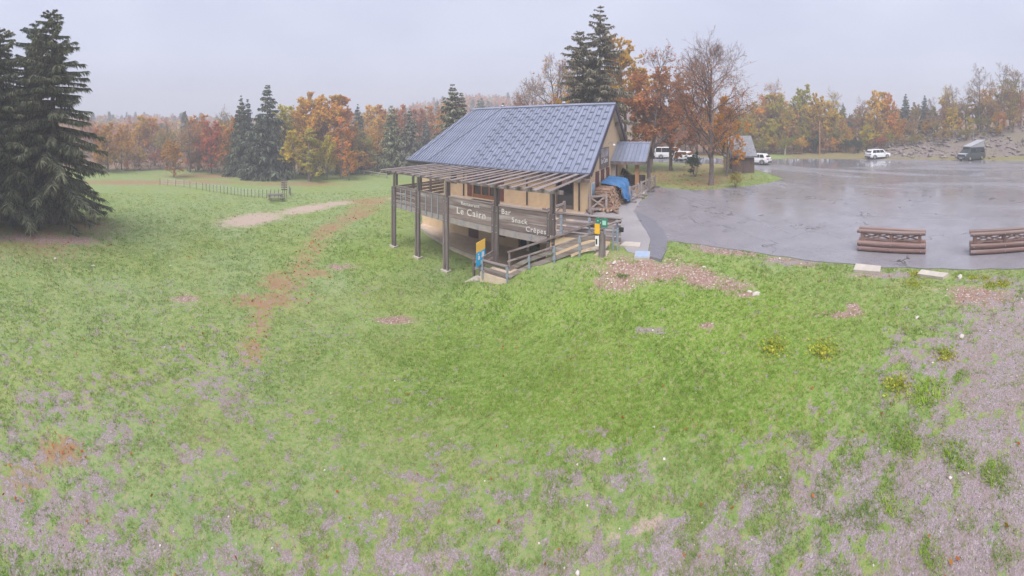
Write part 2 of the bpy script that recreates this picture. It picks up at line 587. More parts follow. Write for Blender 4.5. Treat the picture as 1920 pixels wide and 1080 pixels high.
def zones(x, y, z):
    px, py = pix(x, y, z)
    vis = (y > -3)
    nb = fbm(x * .8, y * .8, 5)
    nf = fbm(x * 2.6, y * 2.6, 15)
    xb = np.interp(py, [520, 580, 640, 720, 800, 870, 930, 1000, 1080, 1400], [1960, 1800, 1690, 1640, 1610, 1480, 1300, 1080, 860, 300])
    g = np.clip((px - xb) / 480 + .40 + (nb - .47) * 1.0, 0, .66 + .2 * np.clip((px - 1640) / 200, 0, 1)) * (py > 520)
    g = np.maximum(g, .12 + .40 * np.clip((py - 760) / 260, 0, 1) + (nb - .47) * .8 - .25 * np.clip(ell(px, py, 1200, 640, 500, 150), 0, 1)) * (py > 520)
    g = np.maximum(g, np.clip((640 - px) / 200, 0, 1) * np.clip((py - 540) / 200, 0, 1) * (.38 + (nb - .47) * 1.2))
    for e in [(1220, 620, 40, 10), (1870, 525, 80, 14), (1700, 515, 140, 9), (1480, 492, 90, 7), (1345, 465, 60, 8)]:
        g = np.maximum(g, .75 * ell(px, py, *e))
    bare = np.zeros_like(x)
    for e in [(1200, 505, 140, 36, .03), (1480, 490, 90, 8, .12), (1650, 515, 120, 6), (1330, 525, 110, 28, .2), (1360, 470, 90, 12, .1), (1150, 530, 60, 25), (1600, 575, 20, 14), (1850, 560, 120, 30, .1), (1570, 590, 60, 8),
              (120, 450, 110, 12), (40, 446, 90, 10), (350, 560, 40, 10), (740, 600, 60, 12), (640, 500, 40, 8), (1400, 552, 30, 8), (1325, 610, 25, 8)]:
        bare = np.maximum(bare, .85 * ell(px, py, *e))
    bare = np.clip(bare * (.55 + nf * .95), 0, 1)
    dirt = np.zeros_like(x)
    for e in [(470, 412, 80, 15, -.13), (575, 392, 75, 9, -.16), (630, 382, 40, 5, -.1), (740, 372, 16, 3)]:
        dirt = np.maximum(dirt, ell(px, py, *e))
    straw = np.maximum(.62 * ell(px, py, 1210, 985, 75, 22, -.35), .55 * ell(px, py, 1150, 1010, 30, 14))
    straw = np.maximum(straw, .45 * ell(px, py, 830, 1050, 60, 25))
    lit = np.zeros_like(x)
    for e in [(530, 530, 55, 28, 0), (500, 565, 90, 20, 0), (590, 512, 40, 10), (615, 430, 45, 16, -.35), (670, 405, 55, 10, -.3), (690, 378, 60, 9), (110, 850, 60, 45), (40, 900, 70, 45), (280, 342, 260, 6), (560, 345, 120, 5), (400, 330, 120, 6)]:
        lit = np.maximum(lit, 1.1 * ell(px, py, *e))
    tx = np.interp(py, [372, 390, 415, 450, 500, 540, 600, 660], [715, 680, 640, 600, 562, 522, 484, 470])
    tw = np.interp(py, [372, 415, 500, 660], [38, 30, 30, 34])
    lit = np.maximum(lit, .72 * np.clip(1.3 - np.abs(px - tx) / tw, 0, 1) * ((py > 368) & (py < 690)))
    r = np.hypot(x, y)
    for wx, wy, rad in [(15.6, 24.5, 5.0), (15.0, 30.9, 8), (12.5, 28, 6), (18.5, 28.5, 4), (22.5, 34, 8), (26, 46, 12), (19, 26, 5), (-21.5, 2.5, 5.5), (-24, 6, 4)]:
        lit = np.maximum(lit, .9 * np.clip(1.2 - np.hypot(x - wx, y - wy) / rad, 0, 1))
    forest = np.clip(sstep(r, 56, 64), 0, 1) * np.clip((px - 1180) / 60, 0, 1) + np.clip(sstep(r, 62, 72), 0, 1) * (px <= 1240)
    flo = np.clip(forest, 0, 1)
    flo = np.maximum(flo, .62 * sstep(r, 49.5, 53) * sstep(px, 1430, 1500) * vis)
    lit = np.clip(lit * (.4 + nf * 1.2), 0, 1)
    rock = .72 * sstep(r, 53, 55) * (1 - sstep(r, 66, 70)) * sstep(px, 1610, 1690) * (.55 + 1.0 * fbm(x * .3, y * .3, 44))
    lush = np.clip(ell(px, py, 1330, 680, 470, 230) * 1.3 + ell(px, py, 950, 680, 380, 170) * .8 + ell(px, py, 700, 480, 110, 50) * .7 + (nb - .47), 0, 1)
    return g * vis, bare * vis, dirt, straw, lit, rock, lush, flo


nr, na = 250, 600
rad = .7 * (300 / .7) ** (np.arange(nr) / (nr - 1))
# a little finer where the meadow is seen near the car-park edge and the chalet
azm = np.linspace(-PI, PI, na, endpoint=False)
RR, AA = np.meshgrid(rad, azm, indexing='ij')
gx, gy = RR * np.sin(AA), RR * np.cos(AA)
gz = height(gx, gy)
V = np.stack([gx.ravel(), gy.ravel(), gz.ravel()], 1)
V = np.vstack([V, [[0, 0, hz(0, 0)]]])
i0 = np.arange(nr - 1)[:, None] * na + np.arange(na)[None]
i1 = np.arange(nr - 1)[:, None] * na + (np.arange(na)[None] + 1) % na
Q = np.stack([i0, i1, i1 + na, i0 + na], -1).reshape(-1, 4)[:, ::-1]
ctr = nr * na
tri = np.stack([np.full(na, ctr), np.full(na, ctr), (np.arange(na) + 1) % na, np.arange(na)], 1)
zn = zones(V[:, 0], V[:, 1], V[:, 2])


def m_ground():
    t = NT('meadow_and_gravel')
    v = t.coord('Object')
    big = t.noise(.22, 4, v)
    mid = t.noise(1.6, 5, v, rough=.65)
    fine = t.noise(11, 6, v, rough=.75)
    vfine = t.noise(45, 5, v, rough=.8)
    g1 = t.mix(t.maprange(mid, .32, .68), (.15, .245, .045), (.265, .325, .09))
    g1 = t.mix(t.maprange(big, .35, .65), g1, t.mix(t.maprange(mid, .3, .7), (.16, .26, .085), (.27, .34, .135)))
    lush = t.attr('lush')
    g1 = t.mix(t.math('MULTIPLY', lush, .75), g1, t.mix(t.maprange(fine, .3, .7), (.115, .235, .015), (.225, .335, .036)))
    g1 = t.mix(t.maprange(fine, .49, .67, 0, .6), g1, (.45, .33, .25))
    g1 = t.mix(t.maprange(fine, .46, .34, 0, .6), g1, (.085, .14, .035))
    # stones of the gravel: many small pale faces between darker grit
    vo = t.n('ShaderNodeTexVoronoi')
    vo.inputs['Scale'].default_value = 70
    t.t.links.new(v, vo.inputs['Vector'])
    vo2 = t.n('ShaderNodeTexVoronoi')
    vo2.inputs['Scale'].default_value = 26
    t.t.links.new(v, vo2.inputs['Vector'])
    sepc = t.n('ShaderNodeSeparateColor')
    t.t.links.new(vo.outputs['Color'], sepc.inputs[0])
    sepd = t.n('ShaderNodeSeparateColor')
    t.t.links.new(vo2.outputs['Color'], sepd.inputs[0])
    gr = t.mix(sepc.outputs[0], (.26, .205, .215), (.42, .345, .365))
    gr = t.mix(t.maprange(fine, .50, .62, 0, .8), gr, t.mix(t.maprange(vfine, .35, .65), (.13, .17, .055), (.26, .24, .12)))
    gr = t.mix(t.maprange(sepd.outputs[1], .95, .99, 0, .6), gr, (.50, .44, .43))
    gr = t.mix(t.maprange(vo.outputs['Distance'], .35, .7, 0, .4), gr, (.17, .135, .13))
    gr = t.mix(t.maprange(mid, .45, .75, 0, .55), gr, (.27, .19, .165))
    soil = t.mix(t.maprange(fine, .35, .7), (.21, .115, .085), (.40, .29, .24))
    soil = t.mix(t.maprange(sepd.outputs[0], .86, .93, 0, .8), soil, (.58, .50, .46))
    dirt = t.mix(t.maprange(fine, .3, .7), (.36, .27, .21), (.50, .39, .32))
    straw = t.mix(t.maprange(vfine, .3, .7), (.30, .20, .17), (.58, .45, .40))
    lit = t.mix(t.maprange(vfine, .3, .7), (.22, .10, .07), (.44, .20, .13))

    rock = t.mix(t.maprange(fine, .35, .68), (.13, .10, .09), (.33, .27, .25))

    def cut(a, n, soft=.16):
        # patchy edge: the zone shows where its strength beats the noise
        e = t.math('ADD', t.attr(a), t.math('MULTIPLY', t.math('SUBTRACT', n, .5), 1.0))
        return t.maprange(e, .5 - soft, .5 + soft)
    pat = t.noise(4.2, 7, v, rough=.72)
    patn = t.maprange(pat, .34, .66)
    mixn = t.math('ADD', t.math('MULTIPLY', t.maprange(mid, .3, .7), .45), t.math('MULTIPLY', t.maprange(fine, .3, .7), .55))
    el_ = t.math('ADD', t.attr('lit'), t.math('MULTIPLY', t.math('SUBTRACT', patn, .5), 1.2))
    c = t.mix(t.maprange(el_, .38, .95, 0, .75), g1, lit)
    c = t.mix(cut('flo', mixn, .3), c, t.mix(t.maprange(fine, .35, .65), (.16, .105, .07), (.30, .19, .11)))
    c = t.mix(cut('bare', mixn), c, soil)
    c = t.mix(cut('dirt', mixn, .25), c, dirt)
    eg = t.math('ADD', t.attr('gravel'), t.math('MULTIPLY', t.math('SUBTRACT', patn, .5), 1.25))
    c = t.mix(t.maprange(eg, .40, .62), c, gr)
    c = t.mix(cut('straw', mixn), c, straw)
    c = t.mix(cut('rock', mixn), c, rock)
    h = t.math('ADD', t.math('MULTIPLY', fine, .7), t.math('MULTIPLY', vfine, .5))
    return t.done(t.principled(c, .85, t.bump(h, .6, .05), spec=.25))


gm = np_mesh('ground', V, Q, m_ground(), attrs=dict(zip(('gravel', 'bare', 'dirt', 'straw', 'lit', 'rock', 'lush', 'flo'), zn)), smooth=True)
ground = link('ground', gm)
tag(ground, 'sloping green meadow with gravel and bare soil patches', 'ground', kind='structure')


# ---------------------------------------------------------------- car park
def jag(P, step=.5, amp=.10, seed=1):
    out = []
    r_ = np.random.default_rng(seed)
    n = len(P)
    for i in range(n):
        a, b = np.array(P[i]), np.array(P[(i + 1) % n])
        L = np.linalg.norm(b - a)
        k = max(1, int(L / step))
        for j in range(k):
            p = a + (b - a) * j / k
            out.append(p + (r_.random(2) - .5) * 2 * amp * (1 if L > .6 else 0))
    return out


def sheet(name, poly, z0, z1, mat, parent=None):
    m = MB()
    m.prism([tuple(p) for p in poly], z0, z1)
    return m.build(name, mat, parent)


def m_asphalt(name, a, b, wet=1.0):
    t = NT(name)
    v = t.coord('Object')
    n0 = t.noise(.16, 4, t.coord('Object', (1.5, .35, 1)), dist=.5)
    n1 = t.noise(.9, 5, v, rough=.65)
    n2 = t.noise(60, 4, v, rough=.8)
    vo = t.n('ShaderNodeTexVoronoi', feature='DISTANCE_TO_EDGE')
    vo.inputs['Scale'].default_value = .17
    dv = t.n('ShaderNodeVectorMath', operation='ADD')
    wob = t.noise(1.1, 4, v, out='Color')
    ws = t.n('ShaderNodeVectorMath', operation='SCALE')
    t.t.links.new(wob, ws.inputs[0])
    ws.inputs['Scale'].default_value = 2.6
    t.t.links.new(v, dv.inputs[0])
    t.t.links.new(ws.outputs[0], dv.inputs[1])
    t.t.links.new(dv.outputs[0], vo.inputs['Vector'])
    crack = t.math('MULTIPLY', t.maprange(vo.outputs['Distance'], .012, .003), t.maprange(n1, .42, .6))
    c = t.mix(t.maprange(n1, .3, .7), a, b)
    c = t.mix(t.maprange(n2, .45, .75, 0, .6), c, tuple(min(1, k * 1.9) for k in b))
    c = t.mix(t.maprange(n2, .45, .25, 0, .5), c, tuple(k * .5 for k in a))
    c = t.mix(t.math('MULTIPLY', crack, .8), c, (.03, .026, .026))
    film = t.maprange(n0, .40, .58)
    # water lies on the lot: a rough damp film with smooth puddles in the hollows
    rg = t.mix(film, (.36, .36, .36), (.04, .04, .04))
    if wet < 1: rg = t.mix(wet, (.6, .6, .6), rg)
    h = t.math('MULTIPLY', n2, t.maprange(film, 0, 1, 1, .15))
    return t.done(t.principled(c, rg, t.bump(h, .55, .010), spec=.7))


M['asphalt'] = m_asphalt('wet_asphalt', (.18, .172, .19), (.25, .238, .26))
M['asphalt_dark'] = m_asphalt('dark_asphalt_patch', (.15, .15, .175), (.195, .19, .22), .7)
M['asphalt_pale'] = m_asphalt('old_pale_asphalt', (.26, .245, .255), (.33, .31, .32), .5)
LOT = [(4.72, 11.62), (5.9, 12.0), (6.35, 11.75), (7.28, 10.55), (8.05, 9.4), (8.45, 8.17), (9.3, 6.21), (10.05, 3.78), (10.5, 1.6), (10.74, 0.0), (11.1, -18), (50, -18), (50.5, 0), (51, 14), (50, 22), (48, 30), (40, 36), (37, 37.5),
       (33, 44), (30, 52), (22, 54), (18, 48), (22.5, 41), (27, 36.5), (26.0, 28.8), (25.6, 26.6), (24.9, 24.9), (23.2, 21.0), (20.5, 20.2), (17.6, 20.07), (13.1, 21.1), (11.6, 23.4), (9.9, 25.2), BW(-3.3, 22.5)[:2], BW(-3.9, 18.2)[:2], BW(-3.0, 14.2)[:2]]
lot = sheet('car_park', jag(LOT, .45, .09), -.12, .03, M['asphalt'])
tag(lot, 'wet grey asphalt car park', 'car park', kind='structure')
yard = sheet('entrance_paving', [BW(*p)[:2] for p in [(-6.0, 12.75), (-3.0, 12.75), (-2.55, 11.9), (-1.75, 11.6), (-1.9, 13.5), (-2.6, 15.5), (-3.5, 18.0), (-3.6, 22.4), (-6.0, 22.4), (-6.0, 18.1)]], -.1, .036, M['asphalt_pale'])
tag(yard, 'pale paving in front of the chalet entrance', 'paving', kind='structure')
patch = sheet('asphalt_patch', jag([BW(*p)[:2] for p in [(-1.78, 11.6), (-1.20, 11.35), (-1.10, 12.4), (-1.2, 13.6), (-1.55, 15.0), (-2.15, 16.4), (-2.9, 17.5), (-3.3, 17.9), (-3.05, 16.9), (-2.6, 15.5), (-2.15, 14.4), (-1.9, 13.5), (-1.78, 12.5)]], .4, .015), -.08, .041, M['asphalt_dark'])
tag(patch, 'dark asphalt strip patched into the car park edge', 'paving', kind='structure')
# gravel island rim at the tip of the grass verge
for nm, lab, P_, mt in [('concrete_slab', 'pale concrete slab set in grass at asphalt edge, nearer the crossed log barrier', [(1600, 512), (1605, 500), (1652, 505), (1650, 516)], 'concrete'),
                        ('concrete_slab', 'flat grey concrete slab in the grass among yellow-green weeds', [(1720, 520), (1728, 512), (1779, 519), (1768, 527)], 'concrete')]:
    pts = [GW(p[0], p[1], -.02) for p in P_]
    cx = sum(p[0] for p in pts) / 4
    cy = sum(p[1] for p in pts) / 4
    zc = hz(cx, cy)
    m = MB((cx, cy, zc))
    m.prism([(p[0], p[1]) for p in pts], zc - .12, zc + .09)
    tag(m.build(nm, M['concrete'], loc=(cx, cy, zc)), lab, 'slab', kind='thing')
pts = [GW(p[0], p[1], -.02) for p in [(1189, 487), (1191, 475), (1219, 475), (1218, 487)]]
cx = sum(p[0] for p in pts) / 4
cy = sum(p[1] for p in pts) / 4
zc = hz(cx, cy)
hatch = thing('manhole_hatch', 'blue-grey square metal hatch on the bare bank below the asphalt', 'hatch', (cx, cy, zc))
m = MB((cx, cy, zc))
m.prism([(p[0], p[1]) for p in pts], zc - .1, zc + .06)
m.build('hatch_frame', M['concrete'], hatch)
m = MB((cx, cy, zc))
m.prism([(cx + (p[0] - cx) * .9, cy + (p[1] - cy) * .9) for p in pts], zc + .061, zc + .085)
m.build('hatch_lid', m_plain('blue_painted_steel', (.33, .42, .55), .45, .1, 8, .1), hatch)
pts = [BW(-2.95, 12.35), BW(-2.15, 12.35), BW(-2.2, 12.85), BW(-2.85, 12.85)]
c0 = BW(-2.55, 12.6)
m = MB((c0.x, c0.y, 0))
m.prism([(p.x, p.y) for p in pts], -.02, .075)
tag(m.build('doorstep_slab', M['concrete'], loc=(c0.x, c0.y, 0)), 'small pale concrete slab beside the steps, on the paving', 'slab', kind='thing')
# ---------------------------------------------------------------- chalet
def bthing(name, label, cat, x, d, z, group=None):
    o = thing(name, label, cat, BW(x, d, z), -TT, group)
    o['_'] = 0
    del o['_']
    return o, (x, d, z)


def text_mesh(body, size, mat, name='lettering', extrude=.006, bold=.0, space=1.0):
    cu = bpy.data.curves.new('txt', 'FONT')
    cu.body = body
    cu.size = size
    cu.extrude = extrude
    cu.offset = bold
    cu.space_character = space
    cu.align_x = 'LEFT'
    cu.resolution_u = 4
    ob = bpy.data.objects.new('txt', cu)
    C.objects.link(ob)
    dg = bpy.context.evaluated_depsgraph_get()
    me = bpy.data.meshes.new_from_object(ob.evaluated_get(dg))
    bpy.data.objects.remove(ob)
    bpy.data.curves.remove(cu)
    me.name = name
    me.materials.clear()
    me.materials.append(mat)
    return me


CH, co = bthing('chalet', 'ochre rendered chalet restaurant under a blue-grey metal roof', 'chalet', -13, 22.3, 0)
XG, XL, DW, DB = -6.0, -19.4, 17.4, 27.2       # gable wall, left wall, front wall, back wall
XV, XE, XR = -5.62, -20.6, -18.2               # verge, eave left end, ridge left end
DE, DR, ZE, ZR = 16.8, 22.3, 2.25, 6.45
SL = math.hypot(DR - DE, ZR - ZE)
su = ((DR - DE) / SL, (ZR - ZE) / SL)


def roof_z(d):
    return ZE + (ZR - ZE) * (d - DE) / (DR - DE) if d <= DR else ZR - (ZR - ZE) * (d - DR) / (DR - DE)


OPEN_F = [(-14.25, -12.05, 0, 2.05), (-8.0, -6.85, 0, 2.05), (-16.3, -15.7, .75, 1.75)]        # openings, terrace storey
OPEN_B = [(-14.6, -13.7, -2.8, -.9), (-10.55, -9.95, -2.8, -.75), (-9.75, -9.05, -2.8, -.75), (-7.9, -7.35, -2.8, -.9), (-12.1, -11.5, -2.3, -1.0)]


def wall_x(m, x0, x1, z0, z1, ops, d0, d1):
    """wall along x with rectangular openings, as boxes butted end to end"""
    ops = sorted([o for o in ops if o[0] < x1 and o[1] > x0])
    x = x0
    for a, b, c, e in ops:
        if a > x: m.box(x, a, d0, d1, z0, z1)
        if c > z0: m.box(a, b, d0, d1, z0, c)
        if e < z1: m.box(a, b, d0, d1, e, z1)
        x = b
    if x < x1: m.box(x, x1, d0, d1, z0, z1)


m = MB(co)
wall_x(m, XL, XG, 0, 2.42, OPEN_F, DW, DW + .3)
wall_x(m, XL, XG, -3.0, -.22, OPEN_B, DW, DW + .3)
m.box(XL, XG, DW, DW + .3, -.22, 0)
m.box(XL, XL + .3, DW + .3, DB, -3.0, 2.4)
m.box(XL, XG, DB, DB + .3, -3.0, 2.4)
m.build('wall', M['render'], CH)
# gable wall with three small windows and a door: (d0, d1, z0, z1)
G_OP = [(18.83, 19.43, 1.13, 2.04), (19.99, 20.59, 1.13, 2.04), (21.22, 21.86, 1.13, 2.04), (23.5, 24.5, 0.0, 2.05)]
m = MB(co)
zt = 2.42
y = DW + .3
for a, b, c, e in G_OP:
    m.box(XG - .3, XG, y, a, -.2, zt)
    if c > -.2: m.box(XG - .3, XG, a, b, -.2, c)
    m.box(XG - .3, XG, a, b, e, zt)
    y = b
m.box(XG - .3, XG, y, DB, -.2, zt)
m.prism([(DW, zt), (DB + .3, zt), (DR, roof_z(DR) - .22)], XG - .3, XG, 'x')
gable = m.build('gable_wall', M['render'], CH)
m = MB(co)
m.box(XL + .3, XG - .3, DW + .3, DB, -.2, -.1)
m.build('floor', M['dark'], CH)
# closed shutters in the gable windows
for a, b, c, e in G_OP[:3]:
    s = MB(co)
    s.box(XG - .08, XG + .045, a - .02, b + .02, c - .03, e + .02)
    sh = s.build('shutter', M['shutter'], CH)
    for zz in (c + .16, e - .18):
        k = MB(co)
        k.box(XG + .046, XG + .07, a, b, zz - .045, zz + .045)
        k.build('brace', M['shutter'], sh)
a, b, c, e = G_OP[3]
s = MB(co)
s.box(XG - .12, XG - .04, a, b, c, e)
dr = s.build('door', M['shutter'], CH)
k = MB(co)
k.box(XG - .039, XG + .02, b - .14, b - .10, 1.0, 1.14)
k.build('handle', M['galv'], dr)
# terrace french windows
a, b, c, e = OPEN_F[0]
s = MB(co)
for p0, p1, q0, q1 in [(a, a + .12, c, e), (b - .12, b, c, e), (a + .12, b - .12, e - .12, e), (a + .12, b - .12, c, c + .25)]:
    s.box(p0, p1, DW + .02, DW + .14, q0, q1)
for xm in (a + .12 + (b - a - .24) / 3, a + .12 + 2 * (b - a - .24) / 3):
    s.box(xm - .06, xm + .06, DW + .02, DW + .14, c + .25, e - .12)
fw = s.build('french_window', M['wood_frame'], CH)
for i in range(3):
    w3 = (b - a - .24) / 3
    k = MB(co)
    k.box(a + .12 + i * w3 + .05, a + .12 + (i + 1) * w3 - .05, DW + .07, DW + .09, c + .24, e - .11)
    k.build('pane', M['glass'], fw)
for x0, x1 in ((a - .42, a - .03), (b + .03, b + .42)):
    s = MB(co)
    s.box(x0, x1, DW - .05, DW - .005, .05, 2.02)
    s.build('shutter', M['shutter'], CH)
a, b, c, e = OPEN_F[1]
s = MB(co)
s.box(a, a + .1, DW + .08, DW + .2, c, e)
s.box(b - .1, b, DW + .08, DW + .2, c, e)
s.box(a + .1, b - .1, DW + .08, DW + .2, e - .1, e)
s.box(a + .1, b - .1, DW + .08, DW + .2, c, c + .22)
gd = s.build('glass_door', M['wood_dark'], CH)
k = MB(co)
k.box(a + .09, b - .09, DW + .13, DW + .15, c + .21, e - .09)
k.build('pane', M['glass'], gd)
k = MB(co)
k.box(a + .13, a + .16, DW + .03, DW + .08, .95, 1.12)
k.build('handle', M['galv'], gd)
k = MB(co)
k.box(a + .35, b - .3, DW + .122, DW + .129, 1.42, 1.66)
k.build('notice', m_plain('pink_notice_paper', (.55, .28, .26), .6, .1, 6, 0), gd)
a, b, c, e = OPEN_F[2]
s = MB(co)
s.box(a, b, DW + .05, DW + .12, c, e)
s.build('window', M['glass'], CH)
for (a, b, c, e) in OPEN_B[:1] + OPEN_B[3:]:
    s = MB(co)
    s.box(a, b, DW + .03, DW + .12, c, e)
    s.build('shutter', M['shutter'], CH)
for (a, b, c, e) in OPEN_B[1:3]:
    s = MB(co)
    s.box(a, b, DW + .27, DW + .29, c, e)
    s.build('doorway_dark_sheet', M['dark'], CH)  # near-black sheet across the open doorway; interior shade put into its colour
s = MB(co)
s.box(-9.94, -9.76, DW - .03, DW - .004, -2.8, -.5)
s.build('door_pillar', M['white'], CH)
# downpipes on the terrace front
for x in (-15.0, -9.9, -6.5):
    s = MB(co)
    s.tube([(x, DW - .07, 0.02), (x, DW - .07, 2.1), (x, DE + .1, 2.2)], .045, 8)
    s.build('downpipe', M['roof_dark'], CH, smooth=True)

# roof: core, separate sheet panels with upstand ribs, snow guards
m = MB(co)
th = .16
n_ = (0, -su[1], su[0])


def rp(x, s_, h=0.0):
    return (x, DE + su[0] * s_ - su[1] * h, ZE + su[1] * s_ + su[0] * h)


m.add([rp(XE, 0), rp(XV, 0), rp(XV, SL), rp(XR, SL), rp(XE, 0, -th), rp(XV, 0, -th), rp(XV, SL, -th), rp(XR, SL, -th)],
      [(0, 1, 2, 3), (7, 6, 5, 4), (0, 4, 5, 1), (1, 5, 6, 2), (3, 7, 4, 0), (2, 6, 7, 3)])
DB2 = 2 * DR - DE
bk = [(XE, DB2, ZE), (XV, DB2, ZE), (XV, DR + .003, ZR), (XR, DR + .003, ZR)]
m.add(bk + [(p[0], p[1] - su[1] * th, p[2] - su[0] * th) for p in bk], [(3, 2, 1, 0), (4, 5, 6, 7), (1, 5, 4, 0), (2, 6, 5, 1), (0, 4, 7, 3), (3, 7, 6, 2)])
m.add([(XE, DE, ZE), (XR, DR, ZR), (XE, DB2, ZE), (XE + .1, DE + .1, ZE - .1), (XR, DR, ZR - .15), (XE + .1, DB2 - .1, ZE - .1)], [(0, 1, 2), (5, 4, 3), (0, 3, 4, 1), (1, 4, 5, 2), (2, 5, 3, 0)])
roof = m.build('roof', M['roof_dark'], CH)
PW = .2705
npan = int(round((XV - XR) / PW))
PW = (XV - XR) / npan


def panel(xa, xb, sa0, sa1, sb1):
    p = MB((xb, DE, ZE))
    h0, h1 = .004, .03
    vs = []
    for h in (h0, h1):
        vs += [rp(xa, -.05, h), rp(xb, -.05, h), rp(xb, sb1, h), rp(xa, sa1, h)]
    p.add(vs, [(3, 2, 1, 0), (4, 5, 6, 7), (0, 1, 5, 4), (1, 2, 6, 5), (2, 3, 7, 6), (3, 0, 4, 7)])
    vs = []
    for h, w in ((h1 + .001, .03), (h1 + .045, .018)):
        vs += [rp(xb - w, -.05, h), rp(xb - .002, -.05, h), rp(xb - .002, sb1, h), rp(xb - w, sb1, h)]
    p.add(vs, [(4, 5, 6, 7), (0, 1, 5, 4), (1, 2, 6, 5), (2, 3, 7, 6), (3, 0, 4, 7)])
    return p


pm = panel(XV - PW + .002, XV, 0, SL - .02, SL - .02).mesh('roof_panel', M['roof'])
for i in range(npan):
    xb = XV - i * PW
    link('roof_panel', pm, roof, (xb - co[0], DE - co[1], ZE - co[2]))
nl = int((XR - XE) / PW)
for i in range(nl + 1):
    xb = XR - i * PW
    xa = max(xb - PW + .002, XE)
    if xb - xa < .04: continue
    sm = lambda x: max(0.02, (SL - .02) * (x - XE) / (XR - XE))
    p = panel(xa, xb, 0, sm(xa), sm(xb))
    link('roof_panel', p.mesh('roof_panel', M['roof']), roof, (xb - co[0], DE - co[1], ZE - co[2]))
g = MB()
g.box(-.18, .18, -.007, .007, 0, .036)
g.box(-.18, .18, .085, .099, 0, .036)
g.box(-.18, -.16, .007, .085, 0, .025)
g.box(.16, .18, .007, .085, 0, .025)
M['guard'] = m_plain('snow_guard_metal', (.20, .215, .285), .45, .05, 6, 0, metal=.3)
gmh = g.mesh('snow_guard', M['roof'])
tilt = math.atan2(su[1], su[0])
cnt = 0
for ci in range(16):
    x = XV - .40 - ci * .541
    for ri in range(9):
        s_ = .22 + ri * .80 + (.40 if ci % 2 else 0)
        lim = SL - .3 if x > XR else (SL) * (x - .2 - XE) / (XR - XE) - .3
        if s_ > lim or cnt >= 290: continue
        cnt += 1
        q = rp(x, s_, .034)
        link('snow_guard', gmh, roof, (q[0] - co[0], q[1] - co[1], q[2] - co[2]), (tilt, 0, 0))
# two paler overlap flashings on the roof, ridge cap, gutter, verge boards, purlins
for x0, x1 in ((-19.9, -17.85), (-18.2, -15.1)):
    s = MB(co)
    a_, b_ = Vector(rp(x0, .1, .085)), Vector(rp(x1, SL - .15 if x1 > XR else SL * (x1 - XE) / (XR - XE), .085))
    s.bar(a_, b_, .10, .02, up=n_)
    s.build('flashing', M['roof'], roof)
s = MB(co)
s.prism([(DR - .17, ZR - .03), (DR + .17, ZR - .03), (DR + .17, ZR), (DR, ZR + .12), (DR - .17, ZR)], XR - .02, XV + .02, 'x')
s.build('ridge_cap', M['roof'], roof)
s = MB(co)
s.tube([(XE + .05, DE - .10, ZE - .06), (XV, DE - .10, ZE - .06)], .075, 8)
s.build('gutter', M['roof_dark'], roof, smooth=True)
s = MB(co)
s.box(XE + .1, XV - .04, DE + .02, DE + .07, ZE - .32, ZE - .12)
s.build('fascia', M['wood_dark'], roof)
for sg in (0, 1):
    s = MB(co)
    p0 = Vector((XV + .02, DE - .03, ZE - .09)) if sg == 0 else Vector((XV + .02, DB2 + .03, ZE - .09))
    p1 = Vector((XV + .02, DR, ZR - .06))
    s.bar(p0, p1, .05, .30)
    s.build('verge_board', M['roof_dark'], roof)
for d in (19.1, 20.9, 22.3, 23.7, 25.5):
    s = MB(co)
    s.box(XG + .002, XV - .03, d - .09, d + .09, roof_z(d) - .46, roof_z(d) - .20 if d != DR else ZR - .22)
    s.build('purlin', M['wood_dark'], roof)
for p0, p1 in (((DE + .1, ZE - .125), (DR, ZR - .205)), ((DB2 - .1, ZE - .125), (DR, ZR - .205))):
    s = MB(co)
    s.add([(XG + .001, p0[0], p0[1]), (XV - .06, p0[0], p0[1]), (XV - .06, p1[0], p1[1]), (XG + .001, p1[0], p1[1])], [(0, 1, 2, 3)])
    s.add([(XG + .001, p0[0], p0[1] - .02), (XV - .06, p0[0], p0[1] - .02), (XV - .06, p1[0], p1[1] - .02), (XG + .001, p1[0], p1[1] - .02)], [(3, 2, 1, 0)])
    s.build('soffit', M['soffit'], roof)
for x, k in ((-9.6, 1), (-15.1, .8)):
    s = MB(co)
    s.tube([(x, DR + .1, ZR), (x, DR + .1, ZR + .20 * k)], .11, 10)
    s.tube([(x, DR + .1, ZR + .20 * k), (x, DR + .1, ZR + .30 * k)], [.17, .12], 10)
    s.build('vent_cowl', M['galv'], roof, smooth=False)
